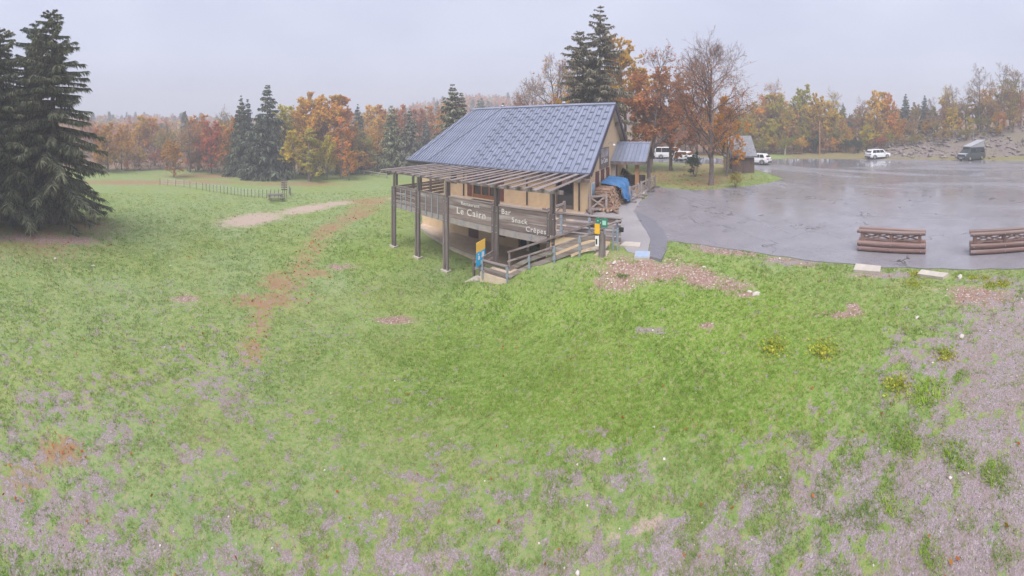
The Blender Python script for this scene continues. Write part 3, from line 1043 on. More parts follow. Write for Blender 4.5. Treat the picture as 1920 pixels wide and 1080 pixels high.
# entrance porch
PD0, PDR, PX1, PZE, PZR = 22.3, 24.3, -3.42, 2.42, 3.66
m = MB(co)
for sgn in (-1, 1):
    d0 = PDR + sgn * (PDR - PD0)
    m.add([(XG, d0, PZE), (PX1, d0, PZE), (PX1, PDR, PZR), (XG, PDR, PZR), (XG, d0, PZE - .12), (PX1, d0, PZE - .12), (PX1, PDR, PZR - .14), (XG, PDR, PZR - .14)],
          [(0, 1, 2, 3), (7, 6, 5, 4), (0, 4, 5, 1), (1, 5, 6, 2), (3, 7, 4, 0)] if sgn < 0 else [(3, 2, 1, 0), (4, 5, 6, 7), (1, 5, 4, 0), (2, 6, 5, 1), (0, 4, 7, 3)])
proof = m.build('porch_roof', M['roof_dark'], CH)
pl = math.hypot(PDR - PD0, PZR - PZE)
for i in range(9):
    w9 = (PX1 - XG - .01) / 9
    x0 = XG + .005 + i * w9
    p = MB(co)
    pu = ((PDR - PD0) / pl, (PZR - PZE) / pl)
    f = lambda x, s_, h: (x, PD0 + pu[0] * s_ - pu[1] * h, PZE + pu[1] * s_ + pu[0] * h)
    vs = []
    for h in (.004, .03): vs += [f(x0 + .003, -.04, h), f(x0 + w9, -.04, h), f(x0 + w9, pl - .01, h), f(x0 + .003, pl - .01, h)]
    p.add(vs, [(3, 2, 1, 0), (4, 5, 6, 7), (0, 1, 5, 4), (1, 2, 6, 5), (2, 3, 7, 6), (3, 0, 4, 7)])
    vs = []
    for h in (.031, .07): vs += [f(x0 + w9 - .035, -.04, h), f(x0 + w9 - .005, -.04, h), f(x0 + w9 - .005, pl - .01, h), f(x0 + w9 - .035, pl - .01, h)]
    p.add(vs, [(4, 5, 6, 7), (0, 1, 5, 4), (1, 2, 6, 5), (2, 3, 7, 6), (3, 0, 4, 7)])
    p.build('roof_panel', M['roof'], proof)
s = MB(co)
s.prism([(PDR - .13, PZR), (PDR + .13, PZR), (PDR, PZR + .09)], XG + .01, PX1 + .02, 'x')
s.build('ridge_cap', M['roof'], proof)
s = MB(co)
s.box(XG + .01, PX1, PD0 - .055, PD0 - .005, PZE - .22, PZE + .0)
s.build('fascia', M['wood_dark'], proof)
for sgn in (-1, 1):
    s = MB(co)
    s.bar((PX1 + .03, PDR + sgn * 2.05, PZE - .06), (PX1 + .03, PDR, PZR - .05), .05, .24)
    s.build('verge_board', M['wood_dark'], proof)
for x, d, mt in ((-4.15, 22.75, 'wood_orange'), (-3.75, 25.7, 'wood_dark'), (-5.85, 22.75, 'soffit')):
    s = MB(co)
    s.box(x - .13, x + .13, d - .13, d + .13, .05, PZE - .13 + (.25 if d < 25 else .2))
    s.build('porch_post', M[mt], CH)
s = MB(co)
s.box(-4.3, -3.6, 22.6, 22.9, 2.42, 2.55)
s.box(-5.9, -4.3, 22.68, 22.82, 2.42, 2.55)
s.build('porch_beam', M['wood_dark'], CH)
s = MB(co)
s.box(XG + .01, -3.6, 22.45, 26.3, -.05, .2)
s.build('porch_step', M['concrete'], CH)
s = MB(co)
s.box(XG + .15, -4.1, 26.0, 26.1, .2, 1.0)
s.build('porch_rail', M['wood_dark'], CH)
# boards on the gable: name board and menu board, wall lamp
sg_, so = bthing('name_board', 'dark wooden name board with pale lettering on the gable wall', 'sign', XG + .04, 20.67, 2.8)
m = MB(so)
m.box(XG + .02, XG + .075, 19.66, 21.68, 2.14, 3.46)
bd = m.build('board', M['wood_dark'], sg_)
m = MB(so)
m.add([(XG + .077, 19.75, 2.85), (XG + .077, 21.6, 2.85), (XG + .077, 21.6, 3.40), (XG + .077, 19.75, 3.40)], [(0, 1, 2, 3)])
m.build('picture_panel', m_plain('faded_landscape_print', (.34, .30, .30), .6, .45, 2.5, 0), sg_)
me = text_mesh('Le Cairn', .46, M['letters'], bold=.006)
me.transform(Matrix.Translation((-.92, 0, 0)))
o = link('lettering', me, sg_, (.042, 0, -.33), (PI / 2, 0, PI / 2))
mb_, mo = bthing('menu_board', 'pale blue menu board on the gable wall near the corner', 'sign', XG + .03, 18.23, 1.1)
m = MB(mo)
m.box(XG + .02, XG + .06, 17.92, 18.55, .72, 1.5)
m.build('frame', M['white'], mb_)
m = MB(mo)
m.box(XG + .061, XG + .066, 17.96, 18.51, .77, 1.45)
m.build('sheet', m_plain('pale_blue_menu_print', (.42, .60, .78), .5, .25, 9, 0), mb_)
wl, wo_ = bthing('wall_lamp', 'small white lamp on a bracket above the gable name board', 'lamp', XG + .1, 21.7, 3.66)
m = MB(wo_)
m.tube([(XG + .001, 21.7, 3.7), (XG + .42, 21.5, 3.78), (XG + .5, 21.4, 3.66)], .018, 6)
m.build('bracket', M['galv'], wl)
m = MB(wo_)
m.tube([(XG + .5, 21.4, 3.67), (XG + .52, 21.38, 3.56)], [.05, .10], 10)
m.build('lamp_head', M['white'], wl)

# ---------------------------------------------------------------- terrace: deck on tall posts, board parapet, pergola slats
TE, to = bthing('terrace', 'raised timber terrace on tall posts with slatted pergola', 'terrace', -11.5, 12.6, -2.9)
PX = [-16.7, -14.37, -12.08, -8.87, -5.96]
DF = 12.6
m = MB(to)
m.box(-16.6, -6.06, DF + .1, DW - .005, -.18, -.03)
m.build('floor', M['concrete_pink'], TE)
m = MB(to)
m.box(-16.7, -5.9, DF + .0, DF + .095, -.34, -.02)
m.build('edge_beam', M['beam_grey'], TE)
for k, x in enumerate((-16.3, -14.37, -12.08, -10.4, -8.87, -7.4)):
    m = MB(to)
    m.box(x - .1, x + .1, DF + .12, DW - .01, -.38, -.185)
    m.build('joist', M['wood_dark'], TE)
for i, x in enumerate(PX):
    zb = [hz(*BW(x, DF)[:2]) for _ in (0,)][0]
    p = MB(to)
    bot = zb + .10 if i < 4 else -1.25
    for s_ in (-1, 1):
        p.box(x + s_ * .11 - .065, x + s_ * .11 + .065, DF - .14, DF - .005, bot, 1.0)
    p.box(x - .06, x + .06, DF - .10, DF - .02, bot + .25, 1.86)
    p.box(x - .06, x + .06, DF + .10, DF + .22, -.02, 1.86)
    po = p.build('post', M['wood_dark'], TE)
    for zz in (-.2, .1, .8):
        for s_ in (-1, 1):
            b = MB(to)
            b.tube([(x + s_ * .11, DF - .165, zz), (x + s_ * .11, DF - .139, zz)], .025, 6)
            b.build('bolt', M['galv'], po)
    if i < 3:
        b = MB(to)
        b.prism([(x - .25, DF - .25), (x + .25, DF - .25), (x + .25, DF + .12), (x - .25, DF + .12)], zb - .15, zb + .10)
        b.build('footing', M['concrete'], po)
for s0 in range(4):
    x0, x1 = PX[s0] + .18, PX[s0 + 1] - .18
    if s0 == 0:
        hs = [(.03, .20), (.26, .43), (.49, .66), (.72, .88), (.91, 1.03)]
    else:
        hs = [(0.0 + k * .207, .207 + k * .207 - .008) for k in range(5)]
    for a, b in hs:
        m = MB((x0, DF, a))
        y0 = DF - .015 + random.uniform(-.006, .006)
        m.box(x0, x1, y0, y0 + .05, a, b)
        m.build('parapet_board', M['wood_peel'], TE, loc=(x0 - to[0], DF - to[1], a - to[2]))
    m = MB(to)
    m.box(x0 - .02, x1 + .02, DF - .05, DF + .09, 1.035, 1.085)
    m.build('handrail', M['wood_rail'], TE)
    nst = 3 if s0 < 2 else 2
    for k in range(nst):
        x = x0 + (x1 - x0) * (k + 1) / (nst + 1)
        m = MB(to)
        if s0 < 2: m.box(x - .035, x + .035, DF - .045, DF - .025, -.25, .98)
        else: m.box(x - .035, x + .035, DF - .012, DF - .002, -.28, -.03)
        m.build('bracket', M['galv'], TE)
# white words on the two right parapet bays
for txt, sz, x, z in (('Restaurant', .24, -11.05, .76), ('Le Cairn', .48, -11.36, .27), ('Bar', .34, -8.55, .68), ('Snack', .32, -7.98, .38), ('Crêpes', .31, -7.24, .08)):
    me = text_mesh(txt, sz, M['letters'], bold=.002, space=1.14)
    link('lettering', me, TE, (x - to[0], DF - .032 - to[1], z - to[2]), (PI / 2, 0, 0))
# left side of the terrace
for a, b in [(.03, .2), (.26, .43), (.49, .66), (.72, .88), (.91, 1.03)]:
    m = MB(to)
    m.box(-16.75, -16.70, DF + .1, DW - .3, a, b)
    m.build('parapet_board', M['wood_dark'], TE)
for d in (14.1, 15.7):
    m = MB(to)
    m.box(-16.69, -16.57, d - .06, d + .06, -.02, 1.86)
    m.build('post', M['wood_dark'], TE)
# pergola
for d in (DF - .06, 15.9):
    m = MB(to)
    m.box(-17.2, -5.4, d - .05, d + .05, 1.86, 2.02)
    m.build('pergola_beam', M['wood_dark'], TE)
for i in range(20):
    x = -17.0 + i * .593
    m = MB((x, 14, 2.1))
    ro = R(5) + random.uniform(-.09, .09)
    dz = random.uniform(-.015, .02)
    dx = random.uniform(-.04, .04)
    m.bar((x + dx, 11.75 + random.uniform(-.12, .12), 2.10 + dz), (x, 16.62, 2.17 + dz), .19, .03, ro)
    m.build('pergola_slat', M['wood_grey'], TE, loc=(x - to[0], 14 - to[1], 2.1 - to[2]))
# mats, carved post, low rail by the door
m = MB((-13.1, 16.6, 0))
m.box(-13.9, -12.2, 16.3, 17.1, -.028, -.008)
tag(m.build('door_mat', M['mat'], loc=BW(-13.1, 16.6, 0), rot=(0, 0, -TT)), 'black rubber mat in front of the terrace french windows', 'mat')

# ---------------------------------------------------------------- lower terrace, retaining walls
edge = [(-19.4, 17.2), (-19.2, 16.8), (-18.4, 16.35), (-17.2, 15.9), (-16.0, 15.5), (-14.1, 15.0), (-12, 14.8), (-10.4, 14.75), (-8.9, 14.0), (-8.9, 12.8), (-6.2, 12.8), (-6.2, 17.39), (-19.4, 17.39)]
m = MB((-12, 16, -2.8))
m.prism(edge, -3.4, -2.8)
lt = m.build('lower_terrace', M['concrete_pink'], loc=BW(-12, 16, -2.8), rot=(0, 0, -TT))
tag(lt, 'curved lower terrace slab under the raised deck', 'terrace floor', kind='structure')
m = MB((-12, 16, -2.8))
for (a, b) in zip(edge[:8], edge[1:9]):
    m.bar((a[0], a[1] + .06, -2.78), (b[0], b[1] + .06, -2.78), .16, .10)
tag(m.build('terrace_kerb', M['concrete'], loc=BW(-12, 16, -2.8), rot=(0, 0, -TT)), 'curved concrete kerb along the lower terrace', 'kerb', kind='structure')
m = MB((-4.5, 12.6, 0))
m.box(-6.1, -3.0, 12.5, 12.74, -3.0, .10)
m.box(-6.3, -6.05, 12.74, 17.38, -3.0, -.19)
tag(m.build('retaining_wall', M['render'], loc=BW(-4.5, 12.6, 0), rot=(0, 0, -TT)), 'ochre retaining wall behind the outdoor steps', 'wall', kind='thing')

# ---------------------------------------------------------------- steps with timber railings
ST, so = bthing('outdoor_steps', 'concrete steps with timber railings from car park to lower terrace', 'steps', -5.5, 11.9, -1.8)
Z0, Z1, X0, X1 = -1.8, .02, -7.1, -3.45
ns = 12
for i in range(ns):
    x = X0 + (X1 - X0) * i / ns
    z = Z0 + (Z1 - Z0) * (i + 1) / ns
    m = MB(so)
    m.box(x, x + (X1 - X0) / ns + .03, 11.785, 12.49, z - .16, z)
    m.build('step', M['concrete'], ST)
m = MB(so)
m.box(-8.9, X0, 11.5, 12.75, -2.3, Z0)
m.build('landing', M['concrete_pink'], ST)
for i in range(5):
    m = MB(so)
    m.box(-9.0 - i * .3, -8.7 - i * .3, 11.75, 12.75, -2.5 - i * .18, Z0 - .18 * (i + 1))
    m.build('step', M['concrete'], ST)
m = MB(so)
m.prism([(-8.9, -2.6), (-7.0, -2.6), (-3.2, -.9), (-3.2, .04), (-3.5, .06), (-7.05, -1.72), (-8.9, -1.72)], 11.42, 11.78, 'y')
m.build('stringer_wall', M['concrete_pink'], ST)


def lerp(a, b, t):
    return a + (b - a) * t


rail_pts = [(-8.75, -1.80), (-7.44, -1.78), (-6.39, -1.16), (-5.28, -.63), (-4.24, -.11)]
for i, (x, z) in enumerate(rail_pts):
    m = MB(so)
    m.box(x - .035, x + .035, 11.36, 11.415, z - .18, z + (.62 if i < 2 else .72))
    po = m.build('rail_post', M['galv'], ST)
    for zz in (.26, .55):
        k = MB(so)
        k.box(x - .065, x + .065, 11.345, 11.359, z + zz - .07, z + zz + .07)
        k.build('clamp', M['galv'], po)
for lo, w in ((.26, .16), (.55, .16)):
    for (a, b) in zip(rail_pts[:-1], rail_pts[1:]):
        if a[0] == -7.44: a = (-7.40, a[1])
        m = MB(so)
        m.bar((a[0] + .02, 11.44, a[1] + lo), (b[0], 11.44, b[1] + lo), .045, w)
        m.build('rail_board', M['wood_rail'], ST)
    m = MB(so)
    m.bar((-4.24, 11.44, -.11 + lo), (-3.35, 11.5, .22 + lo), .045, w)
    m.build('rail_board', M['wood_rail'], ST)
for (p0, p1) in (((-8.72, 11.42, -1.16), (-7.44, 11.42, -1.14)), ((-7.44, 11.44, -.92), (-3.3, 11.5, .96))):
    m = MB(so)
    m.bar(p0, p1, .15, .05)
    m.build('handrail', M['wood_rail'], ST)
# far handrail of the flight, return rail at the landing
m = MB(so)
m.bar((-8.1, 12.45, -.98), (-3.7, 12.45, 1.0), .14, .07)
m.build('handrail', M['wood_rail'], ST)
for x in (-8.0,):
    m = MB(so)
    m.box(x - .05, x + .05, 12.4, 12.5, -1.8, -.98)
    m.build('rail_post', M['wood_dark'], ST)
for zz in (-1.4, -1.1):
    m = MB(so)
    m.bar((-8.77, 11.46, zz), (-8.82, 12.3, zz + .02), .045, .15)
    m.build('rail_board', M['wood_rail'], ST)
for zz in (.25, .6):
    m = MB(so)
    m.bar((-8.9, 12.8, -1.8 + zz), (-10.4, 12.85, -2.7 + zz), .045, .15)
    m.build('rail_board', M['wood_rail'], ST)
m = MB(so)
m.box(-10.45, -10.36, 12.78, 12.9, -2.8, -1.95)
m.build('rail_post', M['wood_dark'], ST)
# rail of the forecourt above the retaining wall
FR, fo = bthing('forecourt_railing', 'weathered plank railing with steel posts above the retaining wall', 'railing', -4.4, 12.62, 0.1)
for a in (.12, .36, .60, .86):
    m = MB(fo)
    m.box(-5.75, -2.95, 12.58, 12.625, a, a + .17)
    m.build('rail_board', M['wood_rail'], FR)
m = MB(fo)
m.bar((-5.8, 12.6, 1.09), (-2.9, 12.6, 1.07), .14, .045)
m.build('handrail', M['wood_rail'], FR)
for x in (-5.5, -4.25, -3.1):
    m = MB(fo)
    m.box(x - .035, x + .035, 12.53, 12.575, -.45, 1.02)
    po = m.build('rail_post', M['galv'], FR)
    for zz in (.2, .44, .68, .94):
        k = MB(fo)
        k.box(x - .065, x + .065, 12.515, 12.529, zz - .06, zz + .06)
        k.build('clamp', M['galv'], po)
# handrail that turns back along the top of the steps
m = MB(fo)
m.bar((-2.95, 12.55, .98), (-3.4, 11.7, .98), .12, .05)
m.build('handrail', M['wood_rail'], FR)
# ---------------------------------------------------------------- trees
class Acc:
    def __init__(s):
        s.V, s.Q, s.n = [], [], 0

    def put(s, V, Q):
        s.V.append(V)
        s.Q.append(Q + s.n)
        s.n += len(V)

    def get(s):
        return np.concatenate(s.V), np.concatenate(s.Q)


def ntube(acc, pts, rad, n):
    pts = np.asarray(pts, float)
    k = len(pts)
    d = np.gradient(pts, axis=0)
    d /= np.linalg.norm(d, axis=1)[:, None] + 1e-9
    ref = np.array([1., 0, 0]) if abs(d[0, 2]) > .8 else np.array([0, 0, 1.])
    u = ref - d * (d @ ref)[:, None]
    u /= np.linalg.norm(u, axis=1)[:, None] + 1e-9
    w = np.cross(d, u)
    a = np.arange(n) * 2 * PI / n
    ring = u[:, None] * np.cos(a)[None, :, None] + w[:, None] * np.sin(a)[None, :, None]
    V = pts[:, None] + ring * np.asarray(rad)[:, None, None]
    i = np.arange(k - 1)[:, None] * n + np.arange(n)[None]
    j = np.arange(k - 1)[:, None] * n + (np.arange(n)[None] + 1) % n
    acc.put(V.reshape(-1, 3), np.stack([i, j, j + n, i + n], -1).reshape(-1, 4))


def unit(v):
    return v / (np.linalg.norm(v) + 1e-9)


def deciduous(seed, H=10., fork=.3, spread=.5, limbs=15, sub=7, twigs=5, leaves=5000, lsize=.16, bare=0.0, up=.55, stems=1, lean=.0, l4=3, rnd_=False):
    """H-metre broadleaf tree: trunk and limbs in one mesh, fine twigs and leaves in the other"""
    g = np.random.default_rng(seed)
    T, Wg = Acc(), Acc()
    tips = []

    def path(p, d, L, k, wob, lift):
        pts = [p]
        for i in range(k):
            d = unit(d + g.normal(0, wob, 3) + np.array([0, 0, lift]))
            pts.append(pts[-1] + d * L / k)
        return np.array(pts), d

    def side(d, ang):
        a = g.normal(0, 1, 3)
        a -= d * (a @ d)
        return unit(d * math.cos(ang) + unit(a) * math.sin(ang))

    for st in range(stems):
        base = np.array([g.normal(0, .12), g.normal(0, .12), 0]) if stems > 1 else np.zeros(3)
        d0 = unit(np.array([g.normal(0, .05 + lean), g.normal(0, .05 + lean), 1.]))
        tl = H * (.93 if stems == 1 else g.uniform(.75, .93))
        tp, _ = path(base - np.array([0, 0, .3]), d0, tl, 12, .05, .06)
        r0 = H * .019 / (stems ** .4)
        tr = r0 * (1 - np.linspace(0, 1, 13) ** .9 * .93) + .004
        tr[0] *= 1.35
        ntube(T, tp, tr, 8)
        for i in range(limbs // stems + 1):
            t = fork + (1 - fork) * ((i + g.random()) / (limbs // stems + 1)) ** .85
            f = t * 12
            k = min(int(f), 11)
            p = tp[k] + (tp[k + 1] - tp[k]) * (f - k)
            rr = np.interp(t, np.linspace(0, 1, 13), tr) * .6
            Lm = H * spread * (1.0 - .68 * max(0, (t - fork) / (1 - fork))) * g.uniform(.65, 1.1) * (.72 if t < fork + .12 else 1)
            if rnd_: Lm = H * spread * (.42 + .62 * math.sin(PI * min(1, .12 + .88 * max(0, (t - fork) / (1 - fork))) ** .9)) * g.uniform(.7, 1.1)
            d = side(np.array([0, 0, 1.]), g.uniform(.65, 1.15))
            lp, ld = path(p, d, Lm, 7, .13, up * .16)
            ntube(T, lp, rr * (1 - np.linspace(0, 1, 8) * .85) + .003, 5)
            for j in range(sub):
                t2 = .22 + .78 * (j + g.random()) / sub
                f2 = t2 * 7
                k2 = min(int(f2), 6)
                p2 = lp[k2] + (lp[k2 + 1] - lp[k2]) * (f2 - k2)
                d2 = side(unit(lp[k2 + 1] - lp[k2]), g.uniform(.45, .95))
                L2 = Lm * (.62 - .3 * t2) * g.uniform(.7, 1.2)
                sp_, sd_ = path(p2, d2, L2, 4, .16, up * .14)
                ntube(T, sp_, rr * .34 * (1 - np.linspace(0, 1, 5) * .8) + .0035, 4)
                for q in range(twigs):
                    t3 = .2 + .8 * (q + g.random()) / twigs
                    f3 = t3 * 4
                    k3 = min(int(f3), 3)
                    p3 = sp_[k3] + (sp_[k3 + 1] - sp_[k3]) * (f3 - k3)
                    d3 = side(unit(sp_[k3 + 1] - sp_[k3]), g.uniform(.4, .9))
                    L3 = L2 * .55 * g.uniform(.6, 1.2)
                    wp, wd_ = path(p3, d3, L3, 2, .18, up * .2)
                    ntube(Wg, wp, np.array([.009, .007, .004]) * H / 10, 3)
                    tips.append(wp)
                    for e in range(l4):
                        p4 = wp[1] + (wp[2] - wp[1]) * g.random()
                        d4 = side(wd_, g.uniform(.4, .9))
                        L4 = L3 * .5 * g.uniform(.6, 1.2)
                        p5 = p4 + d4 * L4 + np.array([0, 0, .08 * L4])
                        ntube(Wg, [p4, p5], np.array([.006, .003]) * H / 10, 3)
                        tips.append(np.array([p4, (p4 + p5) / 2, p5]))
    TV, TQ = T.get()
    WV, WQ = Wg.get()
    tips = np.array(tips)
    # leaves sit on the twigs, fewer the higher they are where the top is bare
    n = leaves
    cand = g.integers(0, len(tips), n * 3)
    tt = g.random((n * 3, 1))
    pos = tips[cand, 0] + (tips[cand, 2] - tips[cand, 0]) * tt + g.normal(0, .06, (n * 3, 3)) * H / 10
    hrel = pos[:, 2] / H
    keep = g.random(n * 3) > np.clip((hrel - (1 - bare) + .15) / .3, 0, .97) if bare else np.ones(n * 3, bool)
    clump = vnoise(pos[:, 0] * 1.1 + pos[:, 2] * .7, pos[:, 1] * 1.1 + pos[:, 2] * .9, seed)
    keep &= g.random(n * 3) < .35 + 1.1 * clump
    pos = pos[keep][:n]
    LV, LQ, rnd, hue = leaf_quads(g, pos, lsize * H / 10, clump[keep][:n])
    CV = np.concatenate([WV, LV])
    CQ = np.concatenate([WQ, LQ + len(WV)])
    mi = np.concatenate([np.zeros(len(WQ)), np.ones(len(LQ))])
    rn = np.concatenate([np.zeros(len(WV)), rnd])
    hu = np.concatenate([np.zeros(len(WV)), hue])
    tm = np_mesh('trunk', TV, TQ, M['bark'], smooth=True)
    cm = np_mesh('crown', CV, CQ, [M['twig'], M['leaf']], mi, dict(rnd=rn, hue=hu))
    return tm, cm


def leaf_quads(g, pos, size, cl=None, flat=False):
    n = len(pos)
    a = g.normal(0, 1, (n, 3))
    if flat: a[:, 2] *= .25
    a /= np.linalg.norm(a, axis=1)[:, None]
    b = g.normal(0, 1, (n, 3))
    b -= a * (a * b).sum(1)[:, None]
    b /= np.linalg.norm(b, axis=1)[:, None]
    s = size * g.uniform(.55, 1.25, (n, 1))
    V = np.stack([pos - a * s * .55, pos + b * s * .36, pos + a * s * .55, pos - b * s * .36], 1).reshape(-1, 3)
    Q = np.arange(n * 4).reshape(-1, 4)
    base = g.random(n) if cl is None else np.clip(.55 * g.random(n) + .45 * (cl * 1.6 - .3), 0, 1)
    return V, Q, np.repeat(base, 4), np.repeat(g.random(n), 4)


def conifer(seed, H=10., wid=.22, whorls=34, per=6, twl=.42, tw=.055, dens=11, skirt=.06, droop=.5, ragged=.25, tops=1, ex=.95):
    g = np.random.default_rng(seed)
    T = Acc()
    P0, P1, P2, SZ = [], [], [], []
    for tp in range(tops):
        ox = .02 * H if tp == 0 else -.085 * H
        hh = H * (1 if tp == 0 else .86)
        z = np.linspace(-.3, hh, 9)
        off = np.where(z > .5 * H, ox * sstep(z, .4 * H, .75 * H), 0)
        ntube(T, np.stack([off, 0 * z, z], 1), np.linspace(.02 * H, .004, 9), 8)
        for w in range(whorls):
            t = skirt + (1 - skirt) * ((w + g.random() * .6) / whorls)
            if tp and t < .55: continue
            zz = t * hh
            cx = np.interp(zz, z, off)
            prof = min(1.0, (1 - t) ** ex * 1.08 + .008) * (1 if t > .2 else .82 + .9 * t)
            for b in range(per + g.integers(-1, 2)):
                L = wid * H * prof * g.uniform(1 - ragged * 1.6, 1 + ragged * .7)
                if L < .04 * H * .3: L = .012 * H
                az = g.uniform(0, 2 * PI)
                k = 5
                s = np.linspace(0, 1, k)
                dr = droop * (1 - .9 * t) * L
                el = (.30 * t) * L
                pz = zz + el * s - dr * s ** 1.4 + .16 * dr * np.clip(s - .75, 0, 1) * 3
                pr = L * s * (1 - .08 * s)
                pts = np.stack([cx + pr * math.cos(az), pr * math.sin(az), pz], 1)
                ntube(T, pts, (.012 * (1 - s * .85) + .002) * H / 10 * (.5 + prof), 3)
                nt_ = max(4, int(dens * L / (.1 * H) * 1.6))
                u = g.random(nt_) ** .75
                bp = np.stack([np.interp(u, s, pts[:, i]) for i in range(3)], 1)
                od = np.array([math.cos(az), math.sin(az), 0])
                sd = np.array([-math.sin(az), math.cos(az), 0])
                sg = np.where(g.random(nt_) < .5, -1, 1)[:, None]
                dirn = od * g.uniform(.25, .9, (nt_, 1)) + sd * sg * g.uniform(.15, .9, (nt_, 1)) + np.array([0, 0, -1]) * g.uniform(.15, 1.1 if droop > .3 else .55, (nt_, 1))
                dirn /= np.linalg.norm(dirn, axis=1)[:, None]
                tl = twl * H / 10 * g.uniform(.5, 1.2, (nt_, 1)) * (.22 + .95 * prof)
                mid = bp + dirn * tl * .5
                end = bp + dirn * tl + np.array([0, 0, -1]) * tl * .28
                P0.append(bp)
                P1.append(mid)
                P2.append(end)
                SZ.append(np.full((nt_, 1), tw * H / 10) * g.uniform(.7, 1.3, (nt_, 1)))
    P0, P1, P2, SZ = map(np.concatenate, (P0, P1, P2, SZ))
    n = len(P0)
    d = P2 - P0
    q = g.normal(0, 1, (n, 3))
    sdv = np.cross(d, q)
    sdv /= np.linalg.norm(sdv, axis=1)[:, None] + 1e-9
    a = sdv * SZ
    V = np.stack([P0 - a * .5, P0 + a * .5, P1 - a, P1 + a, P2 - a * .12, P2 + a * .12], 1).reshape(-1, 3)
    b = np.arange(n)[:, None] * 6
    Q = np.concatenate([b + np.array([[0, 1, 3, 2]]), b + np.array([[2, 3, 5, 4]])])
    depth = np.hypot(P2[:, 0], P2[:, 1])
    rn = np.repeat(np.clip(g.random(n), 0, 1), 6)
    TV, TQ = T.get()
    tm = np_mesh('trunk', TV, TQ, M['bark'], smooth=True)
    cm = np_mesh('crown', V, Q, M['needle'], None, dict(rnd=rn, hue=np.repeat(g.random(n), 6)))
    return tm, cm


DEC = {
    'full': [deciduous(s, leaves=15000, lsize=.20, limbs=18, sub=7, twigs=4, l4=2, spread=.50, fork=.10) for s in (11, 12, 13)],
    'half': [deciduous(s, leaves=9500, lsize=.18, limbs=17, sub=7, twigs=5, l4=2, bare=.28, spread=.46, fork=.12) for s in (21, 22, 23)],
    'thin': [deciduous(s, leaves=4200, lsize=.16, limbs=15, sub=7, twigs=5, l4=3, bare=.5, spread=.42, fork=.18) for s in (31, 32)],
    'slim': [deciduous(s, leaves=6000, lsize=.19, limbs=16, sub=5, twigs=4, l4=2, spread=.30, fork=.07) for s in (41, 42)],
    'cone': [deciduous(51, leaves=11000, lsize=.22, limbs=26, sub=5, twigs=4, l4=2, spread=.46, fork=.04, up=.2)],
    'shrub': [deciduous(s, leaves=7000, lsize=.34, limbs=16, sub=5, twigs=4, l4=2, spread=.62, fork=.03, stems=4, lean=.3) for s in (61, 62)],
}
CON = {
    'far': [conifer(s, whorls=38, per=7, dens=14, twl=.55, tw=.075, droop=.35, ragged=.35, wid=.23, ex=.8) for s in (71, 72)],
    'near': [conifer(81, H=10, wid=.205, whorls=46, per=8, dens=78, twl=.27, tw=.020, droop=.62, skirt=.08, ragged=.42, ex=.5),
             conifer(83, H=10, wid=.205, whorls=46, per=8, dens=78, twl=.27, tw=.020, droop=.62, skirt=.13, ragged=.42, ex=.5)],
    'big': [conifer(82, H=10, wid=.235, whorls=46, per=7, dens=66, twl=.28, tw=.022, droop=.45, skirt=.06, ragged=.6, tops=2, ex=.68)],
}
COL = {
    'orange': (.72, .33, .085), 'red': (.68, .23, .10), 'rust': (.54, .25, .12), 'gold': (.72, .47, .095), 'yellow': (.68, .54, .09), 'lime': (.54, .49, .09), 'olive': (.46, .40, .11), 'brown': (.54, .36, .17),
    'spruce': (.21, .225, .145), 'blue': (.14, .165, .135), 'dark': (.13, .16, .11), 'amber': (.72, .40, .075),
}


def plant(px, r, ytop, kind, col, name, label, group=None, var=None, wid=1.0, zoff=0.0, height_=None):
    x, y = AZ(px, r)
    z = hz(x, y) + zoff
    h = height_ if height_ else HC + (YH - ytop) * r / F - z
    lib = CON if kind in CON else DEC
    vs = lib[kind]
    tm, cm = vs[(int(px * 7) + int(r)) % len(vs)] if var is None else vs[var]
    o = thing(name, label, 'shrub' if 'shrub' in name or 'bush' in name else 'tree', (x, y, z - .05), random.uniform(0, 6.28) if kind != 'big' else 0.0, group)
    o.scale = (h / 10 * wid, h / 10 * wid, h / 10)
    link('trunk', tm, o)
    c = link('crown', cm, o)
    j = lambda: random.uniform(.9, 1.1)
    k = COL[col]
    c.color = (k[0] * j(), k[1] * j(), k[2] * j(), 1)
    return o


ORD = ['first', 'second', 'third', 'fourth', 'fifth', 'sixth', 'seventh', 'eighth', 'ninth', 'tenth', 'eleventh', 'twelfth', 'thirteenth', 'fourteenth', 'fifteenth', 'sixteenth', 'seventeenth', 'eighteenth', 'nineteenth', 'twentieth',
       'twenty-first', 'twenty-second', 'twenty-third', 'twenty-fourth', 'twenty-fifth', 'twenty-sixth', 'twenty-seventh', 'twenty-eighth', 'twenty-ninth', 'thirtieth', 'thirty-first', 'thirty-second', 'thirty-third', 'thirty-fourth', 'thirty-fifth', 'thirty-sixth', 'thirty-seventh', 'thirty-eighth', 'thirty-ninth', 'fortieth']
WORD = {'orange': 'orange', 'red': 'red', 'rust': 'rust-red', 'gold': 'golden', 'yellow': 'yellow', 'lime': 'yellow-green', 'olive': 'olive-green', 'brown': 'brown', 'spruce': 'green', 'blue': 'blue-green', 'dark': 'dark green', 'amber': 'amber'}
SHAPE = {'full': 'leafy tree', 'half': 'thinning tree', 'thin': 'nearly bare tree', 'slim': 'slender young tree', 'cone': 'cone-shaped tree', 'shrub': 'bushy shrub', 'far': 'spruce'}
NAMEK = {'full': 'broadleaf_tree', 'half': 'broadleaf_tree', 'thin': 'bare_tree', 'slim': 'young_tree', 'cone': 'cone_tree', 'shrub': 'shrub', 'far': 'spruce_tree'}


